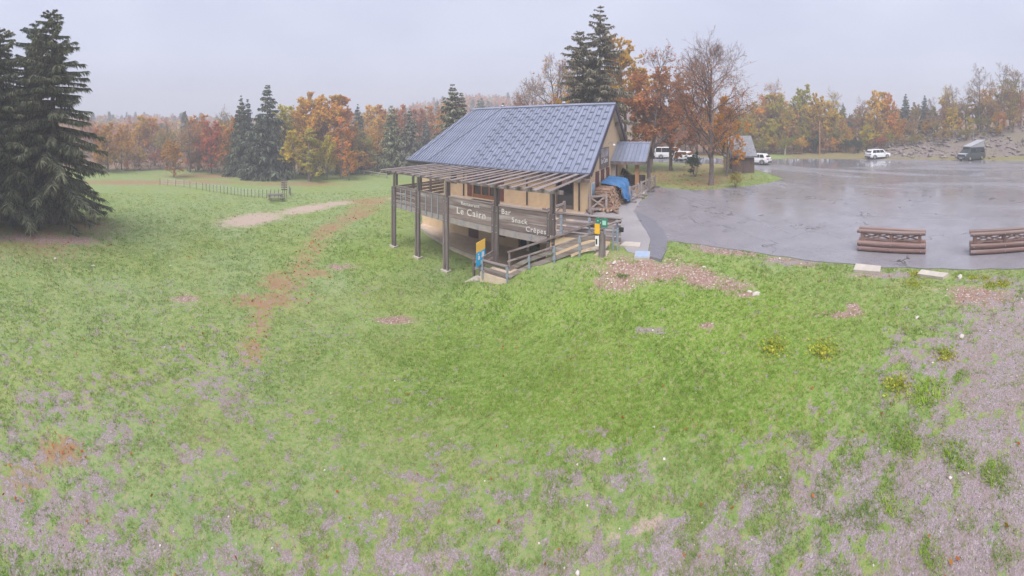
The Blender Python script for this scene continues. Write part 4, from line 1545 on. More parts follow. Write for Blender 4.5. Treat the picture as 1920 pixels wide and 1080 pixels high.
def row(items, where, group):
    """a stand of trees: each one is told by colour, shape and its place among those like it, counted from the left"""
    items = sorted(items)
    seen, tot = {}, {}
    for it in items: tot[(it[3], it[4])] = tot.get((it[3], it[4]), 0) + 1
    for it in items:
        px, r, yt, kind, col = it[:5]
        k = (kind, col)
        seen[k] = seen.get(k, 0) + 1
        base = '%s %s' % (WORD[col], SHAPE[kind])
        lab = ('%s %s' % (base, where)) if tot[k] == 1 else ('%s %s from the left %s' % (ORD[seen[k] - 1], base, where))
        plant(px, r, yt, kind, col, NAMEK[kind], lab, group, wid=it[5] if len(it) > 5 else 1.0)


# beside the meadow, far left of the chalet
row([(203, 62, 236, 'full', 'gold', 1.15), (188, 64, 240, 'full', 'orange'), (228, 66, 238, 'full', 'amber'), (262, 74, 222, 'full', 'gold', 1.2), (290, 76, 226, 'full', 'amber', 1.2), (312, 70, 228, 'half', 'olive', 1.2),
     (326, 55, 262, 'cone', 'amber', 1.15), (356, 62, 222, 'half', 'brown'), (372, 66, 222, 'full', 'amber', 1.2), (396, 60, 232, 'full', 'red', 1.15), (420, 62, 236, 'full', 'amber', 1.2), (440, 58, 226, 'full', 'orange', 1.0),
     (430, 68, 205, 'half', 'olive'), (450, 56, 178, 'far', 'dark', .9), (466, 57, 184, 'far', 'blue', .8), (498, 53, 157, 'far', 'dark', 1.25), (484, 52, 215, 'far', 'dark', 1.3),
     (530, 58, 205, 'full', 'yellow', 1.15), (552, 51, 250, 'full', 'yellow', 1.2), (580, 49, 240, 'slim', 'lime', 1.9), (566, 57, 186, 'full', 'gold', 1.1), (604, 58, 182, 'full', 'gold', 1.1), (590, 62, 184, 'full', 'amber', 1.1),
     (612, 50, 255, 'full', 'yellow', .8), (640, 51, 218, 'slim', 'orange', 1.25), (632, 60, 186, 'full', 'orange', 1.1), (654, 49, 268, 'slim', 'amber', 1.0), (664, 60, 236, 'full', 'amber'), (672, 66, 194, 'far', 'blue'), (692, 72, 200, 'full', 'gold', 1.15),
     (684, 58, 240, 'half', 'olive'), (706, 60, 226, 'half', 'gold'), (716, 74, 205, 'full', 'amber'), (736, 57, 196, 'far', 'spruce', 1.2), (768, 56, 202, 'far', 'spruce', 1.15), (752, 74, 205, 'full', 'orange'), (790, 70, 206, 'full', 'rust'),
     (800, 66, 218, 'far', 'blue'), (815, 76, 205, 'full', 'orange'), (836, 72, 196, 'full', 'gold')], 'in the stand beyond the meadow', 'trees beyond the meadow')
row([(850, 46, 157, 'far', 'spruce', 1.35), (868, 47, 172, 'far', 'spruce', 1.1), (897, 90, 186, 'far', 'blue'), (905, 88, 182, 'far', 'blue', .9), (945, 70, 192, 'far', 'dark', 1.0),
     (985, 46, 150, 'thin', 'rust'), (1008, 44, 138, 'thin', 'brown'), (1030, 40, 108, 'thin', 'rust', 1.05), (1055, 38, 96, 'thin', 'amber', .9), (975, 50, 172, 'half', 'rust'), (1075, 37, 110, 'half', 'gold', .8)], 'behind the chalet roof', 'trees behind the chalet')
lsh = []
gl = np.random.default_rng(17)
for px in list(range(186, 318, 16)) + list(range(352, 445, 15)) + list(range(525, 840, 17)):
    lsh.append((px + gl.uniform(-4, 4), np.interp(px, [186, 300, 440, 560, 840], [63, 66, 59, 53, 60]) + gl.uniform(0, 4), 286 + gl.uniform(-12, 12), 'shrub', ['gold', 'orange', 'olive', 'amber', 'yellow', 'brown', 'rust'][gl.integers(0, 7)], 1.25))
row(lsh, 'under the stand beyond the meadow', 'shrubs under the stand beyond the meadow')
# by the chalet
plant(1118, 30.5, 8, 'big', 'spruce', 'spruce_tree', 'tall twin-topped dark spruce behind the chalet gable', wid=1.08)
plant(1172, 40, 88, 'full', 'amber', 'beech_tree', 'orange beech between the twin spruce and the rust-red beech', 'autumn beeches by the chalet')
plant(1215, 36, 90, 'half', 'rust', 'beech_tree', 'broad rust-red beech with a bare top behind the porch', 'autumn beeches by the chalet', wid=1.15, var=0)
plant(1258, 38, 150, 'full', 'rust', 'beech_tree', 'low rust-brown beech between porch and tall thinly leaved beech', 'autumn beeches by the chalet', wid=1.1)
M_BIG = deciduous(94, leaves=9500, lsize=.08, limbs=28, sub=9, twigs=6, l4=3, bare=.22, spread=.37, fork=.20, up=.45, rnd_=True)
DEC['beech'] = [M_BIG]
plant(1333, 27.5, 88, 'beech', 'rust', 'beech_tree', 'tall thinly leaved beech on the grass verge by the car park', wid=1.08)
plant(1362, 33, 190, 'full', 'amber', 'beech_tree', 'low orange tree leaning over the shed roof', wid=.9)
plant(1303, 32.5, 288, 'shrub', 'dark', 'evergreen_bush', 'dark evergreen bush left of the tall thinly leaved beech', wid=1.0, height_=2.6)
plant(1380, 26.3, 315, 'shrub', 'olive', 'grassy_bush', 'loose straw-coloured bush on the verge tip beside the shed', wid=1.35, height_=1.25)
# behind the car park
rt = [(p_, 60 + (p_ * 7 % 13), 200 + (p_ * 13 % 29), ('full', 'half', 'full')[i_ % 3], ('amber', 'rust', 'olive', 'gold', 'brown')[i_ % 5], 1.15) for i_, p_ in enumerate(range(1236, 1384, 12))]
gg = np.random.default_rng(5)
for px, yt, kind, col in [(1378, 210, 'full', 'amber'), (1395, 196, 'half', 'orange'), (1415, 200, 'thin', 'brown'), (1440, 153, 'half', 'amber'), (1462, 178, 'full', 'lime'), (1478, 186, 'half', 'gold'), (1508, 168, 'full', 'lime'), (1530, 182, 'full', 'yellow'), (1556, 168, 'half', 'gold'),
                          (1574, 190, 'half', 'olive'), (1580, 192, 'far', 'spruce'), (1594, 212, 'far', 'blue'), (1622, 184, 'half', 'brown'), (1640, 172, 'full', 'gold'), (1664, 180, 'full', 'amber'), (1676, 188, 'far', 'blue'), (1697, 175, 'far', 'blue'),
                          (1735, 178, 'far', 'dark'), (1716, 196, 'full', 'olive'), (1752, 182, 'thin', 'brown'), (1778, 160, 'half', 'gold'), (1796, 156, 'thin', 'brown'), (1835, 122, 'thin', 'brown'), (1850, 150, 'half', 'gold'), (1872, 120, 'thin', 'brown'), (1893, 128, 'half', 'olive'), (1914, 134, 'thin', 'rust')]:
    rt.append((px, 66 + gg.uniform(-2, 8) if kind != 'far' else 74, yt, kind, col, 1.0))
for px in range(1385, 1925, 15):
    c = ['lime', 'olive', 'gold', 'olive', 'lime', 'yellow', 'brown'][gg.integers(0, 7)] if px < 1640 else ['olive', 'gold', 'brown', 'amber', 'yellow', 'lime'][gg.integers(0, 6)]
    kd = ['full', 'half', 'slim', 'half'][gg.integers(0, 4)]
    rt.append((px + gg.uniform(-6, 6), 61 + gg.uniform(0, 4), np.interp(px, [1380, 1600, 1700, 1920], [222, 226, 226, 195]) + gg.uniform(-14, 14), kd, c, 1.1))
for px in range(1375, 1930, 13):
    c = ['lime', 'olive', 'gold', 'olive', 'amber', 'brown'][gg.integers(0, 6)] if px < 1640 else ['olive', 'gold', 'brown', 'amber', 'lime', 'lime'][gg.integers(0, 6)]
    kd = ['full', 'half', 'thin', 'full'][gg.integers(0, 4)]
    rt.append((px + gg.uniform(-5, 5), 70 + gg.uniform(0, 9), np.interp(px, [1375, 1440, 1590, 1640, 1700, 1800, 1920], [205, 196, 222, 200, 206, 192, 165]) + gg.uniform(-8, 14), kd, c, 1.15))
row(rt, 'behind the car park', 'trees behind the car park')
sh = []
for px in range(1396, 1900, 15):
    c = ['olive', 'dark', 'gold', 'rust', 'olive', 'brown', 'lime'][gg.integers(0, 7)]
    sh.append((px + gg.uniform(-5, 5), 59.5 + gg.uniform(-1, 2), 258 + gg.uniform(-8, 6) - max(0, px - 1650) * .09, 'shrub', c, 1.2))
row(sh, 'at the foot of the wood', 'shrubs at the foot of the wood')
# the two great spruces at the meadow's left edge
plant(100, 25.0, 22, 'near', 'spruce', 'spruce_tree', 'great drooping spruce at the left meadow edge, lower branches to the ground', 'spruces at the left edge', var=0, wid=1.28)
plant(8, 25.5, 48, 'near', 'spruce', 'spruce_tree', 'great spruce at the left picture edge with its bare trunk foot showing', 'spruces at the left edge', var=1, wid=1.3)
plant(56, 27.0, 40, 'near', 'blue', 'spruce_tree', 'spruce standing behind and between the two great spruces', 'spruces at the left edge', var=1, wid=1.05)
plant(-55, 23.5, 40, 'near', 'spruce', 'spruce_tree', 'spruce cut off by the left picture edge', 'spruces at the left edge', var=1, wid=1.05)
# far wood on the hills: one mass, fading into the cloud
g = np.random.default_rng(99)
P = []
while len(P) < 900:
    a = g.uniform(-PI / 2 - .1, .45)
    r = g.uniform(95, 285)
    x, y = r * math.sin(a), r * math.cos(a)
    if vnoise(np.array([x * .018]), np.array([y * .018]), 8)[0] < .38 and r < 190: continue
    P.append((x, y))
P = np.array(P)
pz = height(P[:, 0], P[:, 1])
V, Q, RN, HU = [], [], [], []
FC = [[], [], []]
for i, (x, y) in enumerate(P):
    h = g.uniform(7, 12)
    kind = 0 if g.random() < .22 else (1 if g.random() < .6 else 2)
    n = 90
    if kind == 0:
        t = g.random(n) ** .7
        rr = h * .2 * (1 - t) + .15
        th = g.uniform(0, 2 * PI, n)
        pos = np.stack([x + rr * np.cos(th), y + rr * np.sin(th), pz[i] + h * 1.15 * (.08 + .92 * t)], 1)
    else:
        q = g.normal(0, 1, (n, 3))
        q /= np.linalg.norm(q, axis=1)[:, None]
        q *= g.uniform(.55, 1.05, (n, 1))
        pos = np.stack([x + q[:, 0] * h * .36, y + q[:, 1] * h * .36, pz[i] + h * .55 + q[:, 2] * h * .45], 1)
    FC[kind].append(pos)
fw = thing('distant_wood', 'distant mixed autumn wood on the hills fading into cloud', 'wood')
fw['kind'] = 'stuff'
for k, (nm, c) in enumerate((('conifer_crowns', COL['blue']), ('rust_crowns', COL['rust']), ('golden_crowns', COL['brown']))):
    pos = np.concatenate(FC[k])
    V, Q, rn, hu = leaf_quads(g, pos, 1.9)
    o = link(nm, np_mesh(nm, V, Q, M['leaf'] if k else M['needle'], None, dict(rnd=rn, hue=hu)), fw)
    o['kind'] = 'stuff'
    o.color = (*c, 1)
M['stone_white'] = m_plain('white_limestone', (.56, .50, .46), .8, .12, 6, .3)
# ---------------------------------------------------------------- log barriers in the car park
def barrier(x, y, rz, label):
    o = thing('log_barrier', label, 'barrier', (x, y, .03), rz, 'log barriers on the car park edge')
    L = 2.55                       # local x runs along the barrier, y is its depth
    for yy in (-.17, .17):
        for z, r_ in ((.105, .10), (.30, .10), (.735, .075)):
            m = MB()
            n = 7
            pts = [(-L / 2 + L * i / (n - 1), yy + random.uniform(-.004, .004), z + random.uniform(-.004, .004)) for i in range(n)]
            m.tube(pts, [r_ * random.uniform(.96, 1.04) for _ in pts], 12)
            lg = m.build('log', M['wood_logx'], o, smooth=False)
            for x_ in (-L / 2 + .12, 0, L / 2 - .18):
                k = MB()
                s_ = -1 if yy < 0 else 1
                k.tube([(x_, yy + s_ * (r_ - .012), z), (x_, yy + s_ * (r_ + .012), z)], .022, 8)
                k.build('bolt', M['galv'], lg)
        for x_ in (-L / 2 + .18, 0, L / 2 - .22):
            m = MB()
            m.box(x_ - .055, x_ + .055, yy - .035, yy + .035, .19, .69)
            m.build('post', M['wood_log2'], o)
        for a, b in ((-L / 2 + .24, -.06), (.06, L / 2 - .28)):
            for za, zb in ((.40, .66), (.66, .40)):
                m = MB()
                yo = .012 if za < zb else -.012
                m.bar((a, yy + yo, za), (b, yy + yo, zb), .022, .05)
                m.build('brace', M['wood_logx'], o)
    return o


M['wood_logx'] = m_wood('stained_round_log_rail', (.16, .09, .075), (.29, .18, .155), (1.2, 14, 14), rough=.5, grey=(.28, .21, .195))
M['wood_log2'] = m_wood('stained_barrier_post', (.17, .09, .07), (.28, .165, .135), (14, 14, 1.2), rough=.5, grey=(.25, .18, .16))
ba = math.atan2(3.5 - 6.02, 11.33 - 10.64)
nx, ny = -math.sin(ba), math.cos(ba)
barrier((10.64 + 11.33) / 2 + nx * .25, (6.02 + 3.5) / 2 + ny * .25, ba, 'crossed log barrier on the asphalt, the one shown whole')
barrier(11.6 + math.cos(ba) * 1.27 + nx * .25, 1.91 + math.sin(ba) * 1.27 + ny * .25, ba, 'crossed log barrier cut off by the right picture edge')


# ---------------------------------------------------------------- X-braced wooden fences at the entrance
def xfence(a, b, label, h=.95, z0=.04, feet=True):
    p0, p1 = BW(*a), BW(*b)
    d = p1 - p0
    L = d.length
    o = thing('braced_fence', label, 'fence', (p0.x, p0.y, z0), math.atan2(d.y, d.x), 'X-braced wooden fences at the entrance')
    for x in (0, L):
        m = MB()
        m.box(x - .06, x + .06, -.06, .06, 0, h + .05)
        m.build('post', M['wood_pale'], o)
        if feet:
            m = MB()
            m.box(x - .09, x + .09, -.42, -.062, -.005, .10)
            m.box(x - .09, x + .09, .062, .42, -.005, .10)
            m.build('foot', M['wood_dark'], o)
    for z in (.18, h - .06):
        m = MB()
        m.bar((.06, 0, z), (L - .06, 0, z), .05, .10)
        m.build('rail', M['wood_pale'], o)
    for za, zb, yo in ((.24, h - .12, .012), (h - .12, .24, -.012)):
        m = MB()
        m.bar((.09, yo, za), (L - .09, yo, zb), .022, .08)
        m.build('brace', M['wood_pale'], o)


M['wood_pale'] = m_wood('silvered_fence_timber', (.26, .20, .18), (.44, .36, .33), (1.2, 14, 14), grey=(.38, .34, .33))
xfence((-6.75, 13.4), (-6.5, 15.2), 'short braced fence on the terrace beside the glass door', feet=False, z0=-.02)
xfence((-5.75, 16.95), (-4.95, 17.5), 'braced fence at the chalet corner in front of the firewood')
xfence((-4.15, 20.2), (-3.85, 21.6), 'braced fence between the blue tarpaulin and the porch post')
xfence((-3.80, 22.5), (-3.55, 24.0), 'braced fence in front of the porch opening')
xfence((-3.5, 24.3), (-3.30, 26.0), 'farthest braced fence, past the porch')

# ---------------------------------------------------------------- firewood and tarpaulin
fp, fo = bthing('firewood_pile', 'stack of split firewood logs against the gable wall', 'firewood', -5.3, 18.8, .04)
M['log_bark'] = m_wood('firewood_bark', (.16, .09, .06), (.32, .21, .15), (4, 4, 4), rough=.85)
M['log_end'] = m_plain('cut_log_end', (.52, .36, .24), .85, .3, 8, .1)
lm = []
for v_ in range(5):
    m = MB()
    n = random.choice((3, 5, 6, 7))
    r_ = .085
    ring = [(r_ * random.uniform(.75, 1.15) * math.cos(2 * PI * k / n), r_ * random.uniform(.75, 1.15) * math.sin(2 * PI * k / n)) for k in range(n)]
    m.cm = 0
    vs = [(-.22, p[0], p[1]) for p in ring] + [(.22, p[0], p[1]) for p in ring]
    m.add(vs, [(i, (i + 1) % n, n + (i + 1) % n, n + i) for i in range(n)])
    m.cm = 1
    m.add(vs, [tuple(range(n - 1, -1, -1)), tuple(range(n, 2 * n))])
    lm.append(m.mesh('log', [M['log_bark'], M['log_end']]))
k = 0
for layer in range(9):
    z = .09 + layer * .125
    d = 17.55 + layer * .06
    while d < 20.3:
        for xr in (-4.75, -5.2):
            edge = xr - layer * .045
            if k < 280 and (xr == -4.75 or layer > 5 or d < 17.75):
                link('log', random.choice(lm), fp, (edge + random.uniform(-.07, .07) - fo[0], d + random.uniform(-.03, .03) - fo[1], z + random.uniform(-.02, .02)), (random.uniform(0, 6), random.uniform(-.12, .12), random.uniform(-.22, .22)))
                k += 1
        d += .155
for i in range(16):
    link('log', random.choice(lm), fp, (random.uniform(-5.5, -4.3) - fo[0], random.uniform(17.25, 17.6) - fo[1], random.uniform(.05, .2)), (random.uniform(0, 6), random.uniform(-.3, .3), random.uniform(0, 3)))


def m_tarp():
    t = NT('blue_tarpaulin')
    v = t.coord('Object')
    n1 = t.noise(3, 4, v)
    c = t.mix(t.maprange(n1, .3, .7), (.035, .125, .30), (.06, .19, .39))
    return t.done(t.principled(c, .38, t.bump(t.noise(7, 3, v, dist=.8), .5, .03), spec=.5))


tg = np.random.default_rng(3)
nu, nv = 46, 40
U, Vv = np.meshgrid(np.linspace(0, 1, nu), np.linspace(0, 1, nv), indexing='ij')
# u along the pile (d), v from the wall over the top edge and down the front
dd = 19.05 + U * 2.3 + .12 * np.sin(Vv * 5)
prof_x = np.interp(Vv, [0, .42, .52, .62, 1.0], [-5.85, -4.72, -4.48, -4.36, -4.12])
prof_z = np.interp(Vv, [0, .42, .52, .62, 1.0], [1.38, 1.22, 1.08, .80, .12])
hang = .35 + .65 * np.sin(np.clip(U * 1.0 + .03, 0, 1) * PI) ** .6
vv = .48 + (Vv - .48) * hang
prof_x = np.where(Vv > .48, np.interp(vv, [0, .42, .52, .62, 1.0], [-5.85, -4.72, -4.48, -4.36, -4.12]), prof_x)
prof_z = np.where(Vv > .48, np.interp(vv, [0, .42, .52, .62, 1.0], [1.38, 1.22, 1.08, .80, .12]), prof_z)
fold = .07 * np.sin(U * 26 + 3 * Vv + 1.3 * np.sin(U * 9)) * np.clip((Vv - .35) * 2.2, 0, 1) + .03 * np.sin(U * 47 + Vv * 9)
sag = -.10 * np.sin(U * PI * 3) ** 2 * (Vv < .5)
px_ = prof_x + fold + .05 * np.sin(Vv * 14 - U * 6) * np.clip((Vv - .4) * 2, 0, 1)
pz_ = prof_z + sag + .05 * (fbm(U * 6, Vv * 6, 2) - .45) + .18 * (U - .3) * (Vv < .5)
TV = np.stack([px_.ravel() + 5.0, dd.ravel() - 19.4, pz_.ravel()], 1)
i0 = np.arange(nu - 1)[:, None] * nv + np.arange(nv - 1)[None]
TQ = np.stack([i0, i0 + nv, i0 + nv + 1, i0 + 1], -1).reshape(-1, 4)
tp = link('tarpaulin', np_mesh('tarpaulin', TV, TQ, m_tarp(), smooth=True), None, BW(-5.0, 19.4, 0.04), (0, 0, -TT))
tag(tp, 'creased blue tarpaulin draped over the firewood', 'tarpaulin')
md = tp.modifiers.new('t', 'SOLIDIFY')
md.thickness = .008

# ---------------------------------------------------------------- signs
wp, wo_ = bthing('trail_post', 'round wooden post with green and yellow trail plates at the top of the steps', 'sign post', -3.38, 11.42, -.25)
zb = hz(*BW(-3.38, 11.42)[:2])
m = MB(wo_)
m.tube([(-3.38, 11.42, zb - .2), (-3.38, 11.42, .3), (-3.37, 11.42, .86)], [.135, .13, .12], 12)
m.build('post', M['wood_dark'], wp)
green = m_plain('green_sign_plate', (.035, .20, .14), .45, .08, 8, 0)
yel = m_plain('yellow_sign_plate', (.85, .48, .03), .45, .05, 8, 0)
m = MB(wo_)
m.box(-3.62, -3.43, 11.265, 11.283, .80, 1.16)
m.build('plate', yel, wp)
m = MB(wo_)
m.box(-3.60, -3.46, 11.262, 11.28, .36, .72)
m.build('plate', M['white'], wp)
for x0, x1, z0, z1 in ((-3.58, -3.42, 1.18, 1.38), (-3.38, -3.14, 1.06, 1.38)):
    m = MB(wo_)
    m.box(x0, x1, 11.268, 11.286, z0, z1)
    pl_ = m.build('plate', green, wp)
    k = MB(wo_)
    k.box(x0 + .05, x1 - .05, 11.262, 11.2675, z0 + .08, z1 - .08)
    k.build('pictogram', m_plain('pale_green_pictogram', (.35, .62, .50), .5, .1, 8, 0), pl_)
m = MB(wo_)
m.box(-3.58, -3.52, 11.258, 11.2615, .42, .62)
m.build('pictogram', M['black'], wp)
m = MB(wo_)
m.box(-3.50, -3.47, 11.284, 11.30, .35, 1.40)
m.box(-3.26, -3.22, 11.287, 11.30, .8, 1.40)
m.build('mounting_strip', M['galv'], wp)
m = MB()
m.box(-.11, .11, -.07, .07, 0, .16)
bx_ = BW(-2.98, 11.95, .88)
# small dark lamp box on a steel post beside the steps
sb, sbo = bthing('steel_gate_post', 'galvanised steel post with a small dark box at the head of the steps', 'post', -3.05, 11.95, 0)
m = MB(sbo)
m.box(-3.12, -3.07, 11.9, 11.96, -.05, .85)
m.box(-2.94, -2.89, 11.9, 11.96, -.05, .85)
m.box(-3.07, -2.94, 11.91, 11.95, .30, .36)
m.box(-3.07, -2.94, 11.91, 11.95, .75, .81)
m.build('steel_frame', M['galv'], sb)
m = MB(sbo)
m.box(-2.86, -2.70, 11.88, 11.98, .74, .90)
m.build('box', M['black'], sb)

sx, sy = AZ(900, 15.1)
szz = hz(sx, sy)
sg, go = thing('information_sign', 'blue and yellow information panel on a post below the terrace', 'sign', (sx, sy, szz), math.atan2(-sx, sy) + .55), None
m = MB()
m.box(-.05, .05, -.05, .05, -.2, 1.0)
m.build('post', M['wood_dark'], sg)
bl = m_plain('bright_blue_print', (.02, .40, .78), .4, .04, 6, 0)
yl = m_plain('warm_yellow_print', (.86, .52, .10), .4, .04, 6, 0)
m = MB()
m.prism([(-.24, .72), (.24, .90), (.24, 1.52), (.10, 1.47), (-.02, 1.42), (-.12, 1.44), (-.24, 1.36)], -.075, -.052, 'y')
pn = m.build('blue_panel', bl, sg)
m = MB()
m.prism([(-.24, 1.36), (-.12, 1.44), (-.02, 1.42), (.10, 1.47), (.24, 1.52), (.24, 1.98), (-.24, 1.84)], -.075, -.052, 'y')
m.build('yellow_panel', yl, sg)
for x0, x1, z0, z1 in ((-.15, -.05, 1.05, 1.24), (.04, .17, 1.14, 1.40), (-.02, .08, .90, 1.0), (-.16, -.08, 1.28, 1.34)):
    m = MB()
    m.prism([(x0, z0 + .02), (x0 + .03, z0), (x1, z0 + .03), (x1, z1), (x0 + .02, z1)], -.079, -.0755, 'y')
    m.build('pictogram', M['white'], pn)

# distant finger post, bench, wire fence on the meadow
fx, fy = AZ(533, 36.5)
fz = hz(fx, fy)
fpst = thing('direction_post', 'post with a stack of grey direction boards on the meadow', 'sign post', (fx, fy, fz), math.atan2(-fx, fy))
m = MB()
m.box(-.05, .05, -.05, .05, -.2, 2.25)
m.build('post', M['wood_dark'], fpst)
for i, z in enumerate((2.08, 1.84, 1.60, 1.36, 1.10)):
    m = MB()
    s_ = -1 if i % 2 else 1
    m.prism([(-.34, z - .08), (.30, z - .08), (.38 * 1.0, z), (.30, z + .08), (-.34, z + .08)] if s_ > 0 else [(.34, z - .08), (.34, z + .08), (-.30, z + .08), (-.38, z), (-.30, z - .08)], -.085, -.055, 'y')
    m.build('board', M['wood_dark'], fpst)
bx, by = AZ(517, 35.8)
bz = hz(bx, by)
bn = thing('picnic_bench', 'low dark wooden picnic bench beside the direction post', 'bench', (bx, by, bz), math.atan2(-bx, by) + .2)
for y_, z, w in ((-.2, .74, .18), (0, .74, .18), (.2, .74, .18), (-.68, .45, .24), (.68, .45, .24)):
    m = MB()
    m.box(-.9, .9, y_ - w / 2, y_ + w / 2, z - .05, z)
    m.build('plank', M['wood_dark'], bn)
for x_ in (-.65, .65):
    for s_ in (-1, 1):
        m = MB()
        m.bar((x_, s_ * .62, 0), (x_, s_ * .22, .70), .05, .1)
        m.build('leg', M['wood_dark'], bn)
    m = MB()
    m.box(x_ + .026, x_ + .07, -.78, .78, .34, .40)
    m.build('stretcher', M['wood_dark'], bn)
pts = [(300, 47), (345, 45), (380, 42.5), (400, 41), (420, 40), (440, 39), (458, 38.2), (478, 37.6), (500, 37.2), (522, 37.4), (545, 38.0), (542, 39.5)]
fn0 = AZ(380, 42.5)
wf = thing('wire_fence', 'thin wire fence on wooden posts across the meadow', 'fence', (fn0[0], fn0[1], 0))
fpts = []
for px, r in pts:
    x, y = AZ(px, r)
    fpts.append((x, y, hz(x, y)))
allp = []
for a, b in zip(fpts[:-1], fpts[1:]):
    for k in range(3):
        x, y = lerp(a[0], b[0], k / 3), lerp(a[1], b[1], k / 3)
        allp.append((x, y, hz(x, y)))
allp.append(fpts[-1])
off = (fn0[0], fn0[1], 0)
for p in allp:
    m = MB(off)
    m.tube([(p[0], p[1], p[2] - .2), (p[0], p[1], p[2] + .95)], .035, 6)
    m.build('post', M['wood_dark'], wf)
for z in (.3, .6, .88):
    m = MB(off)
    m.tube([(p[0], p[1], p[2] + z) for p in allp], .012, 4)
    m.build('wire', M['galv'], wf)
rp0, rp1 = AZ(650, 62), AZ(725, 50)
fpts = [(lerp(rp0[0], rp1[0], k / 6), lerp(rp0[1], rp1[1], k / 6)) for k in range(7)]
gf = thing('pole_fence', 'grey pole fence at the far edge of the meadow', 'fence', (fpts[0][0], fpts[0][1], 0))
off = (fpts[0][0], fpts[0][1], 0)
for a in fpts:
    z = hz(*a)
    m = MB(off)
    m.box(a[0] - .07, a[0] + .07, a[1] - .07, a[1] + .07, z - .2, z + .75)
    m.build('post', M['beam_grey'], gf)
for a, b in zip(fpts[:-1], fpts[1:]):
    m = MB(off)
    m.tube([(a[0], a[1], hz(*a) + .62), (b[0], b[1], hz(*b) + .62)], .08, 6)
    m.build('pole', M['beam_grey'], gf)
for px, r, yt, nm, lab, cat, rad_, mt in ((1537, 57.5, 226, 'utility_pole', 'slim brown utility pole in front of the wood', 'pole', .11, 'wood_orange'), (1472, 58, 275, 'marker_post', 'short pale marker post at the wood edge behind the car park', 'post', .14, 'concrete'),
                                       (1825, 55, 245, 'utility_pole', 'thin grey pole rising behind the camper van', 'pole', .06, 'galv')):
    x, y = AZ(px, r)
    z = hz(x, y)
    zt_ = HC + (YH - yt) * r / F
    m = MB((x, y, z))
    m.tube([(x, y, z - .3), (x, y, (z + zt_) / 2), (x, y, zt_)], [rad_, rad_ * .9, rad_ * .75], 8)
    m.tube([(x, y, zt_), (x, y, zt_ + .05)], [rad_ * .95, rad_ * .5], 8)
    tag(m.build(nm, M[mt], loc=(x, y, z)), lab, cat)

# ---------------------------------------------------------------- shed on the verge
s0, s1 = Vector((21.9, 27.4, 0)), Vector((24.1, 26.3, 0))
shd = thing('shed', 'small wooden shed with a steep grey roof beside the car park', 'shed', (23.9, 28.6, 0), math.atan2(s1.y - s0.y, s1.x - s0.x))
M['planks_yellow'] = m_wood('ochre_plank_wall', (.50, .36, .14), (.62, .47, .22), (10, 10, 1.2))
M['planks_brown'] = m_wood('dark_plank_wall', (.10, .06, .055), (.20, .13, .115), (14, 14, 1.2))
M['slate'] = m_plain('grey_shingle_roof', (.20, .20, .22), .7, .3, 5, .3)
# local: x along the dark front, y back; dark lean-to in front, ochre body behind
w, dpt = 2.5, 4.6
for i in range(9):
    m = MB()
    m.box(-w / 2 + i * w / 9 + .006, -w / 2 + (i + 1) * w / 9 - .006, -2.06, -2.0, 0, 2.05)
    m.build('plank', M['planks_brown'], shd)
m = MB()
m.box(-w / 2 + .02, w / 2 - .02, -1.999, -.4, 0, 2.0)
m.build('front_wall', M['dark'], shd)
for i in range(12):
    m = MB()
    y0 = -1.99 + i * (dpt + 0.0) / 12
    m.box(-w / 2 - .06, -w / 2 + .0, y0 + .005, y0 + dpt / 12 - .005, .45, 2.1 + min(y0 + 2, dpt - y0 - 2) * .75)
    m.build('plank', M['planks_yellow'] if i > 2 else M['planks_brown'], shd)
m = MB()
m.box(-w / 2 - .05, w / 2, -1.99, 2.6, 0, .44)
m.build('plinth', M['concrete'], shd)
m = MB()
m.box(-w / 2 + .01, w / 2, -.39, 2.58, .45, 2.0)
m.build('rear_body', M['planks_yellow'], shd)
m = MB()
zr = 4.05
m.add([(-w / 2 - .25, -2.45, 1.85), (w / 2 + .25, -2.45, 1.85), (w / 2 + .25, .3, zr), (-w / 2 - .25, .3, zr), (w / 2 + .25, 3.0, 1.95), (-w / 2 - .25, 3.0, 1.95)], [(0, 1, 2, 3), (3, 2, 4, 5)])
m.add([(-w / 2 - .25, -2.45, 1.73), (w / 2 + .25, -2.45, 1.73), (w / 2 + .25, .3, zr - .14), (-w / 2 - .25, .3, zr - .14), (w / 2 + .25, 3.0, 1.83), (-w / 2 - .25, 3.0, 1.83)], [(3, 2, 1, 0), (5, 4, 2, 3)])
m.build('roof', M['slate'], shd)
m = MB()
m.prism([(-2.0, 2.0), (2.6, 2.0), (.3, zr - .16)], -w / 2 - .045, -w / 2 + .02, 'x')
m.prism([(-2.0, 2.0), (2.6, 2.0), (.3, zr - .16)], w / 2 - .05, w / 2, 'x')
m.build('gable', M['planks_yellow'], shd)
for y_ in (.5, 1.5):
    m = MB()
    m.box(-w / 2 - .085, -w / 2 - .062, y_, y_ + .55, 1.35, 2.0)
    m.build('window', M['glass'], shd)


# ---------------------------------------------------------------- vehicles (x forward, y left, z up)
def loft(secs):
    """closed hull from stations: (x, [(y, z) half outline from bottom to top])"""
    m = MB()
    k = len(secs[0][1])
    vs, fs = [], []
    for x, pr in secs:
        vs += [(x, p[0], p[1]) for p in pr] + [(x, -p[0], p[1]) for p in reversed(pr)]
    n = 2 * k
    for i in range(len(secs) - 1):
        for j in range(n):
            fs.append((i * n + j, i * n + (j + 1) % n, (i + 1) * n + (j + 1) % n, (i + 1) * n + j))
    fs.append(tuple(range(n - 1, -1, -1)))
    fs.append(tuple(range((len(secs) - 1) * n, len(secs) * n)))
    m.add(vs, fs)
    return m


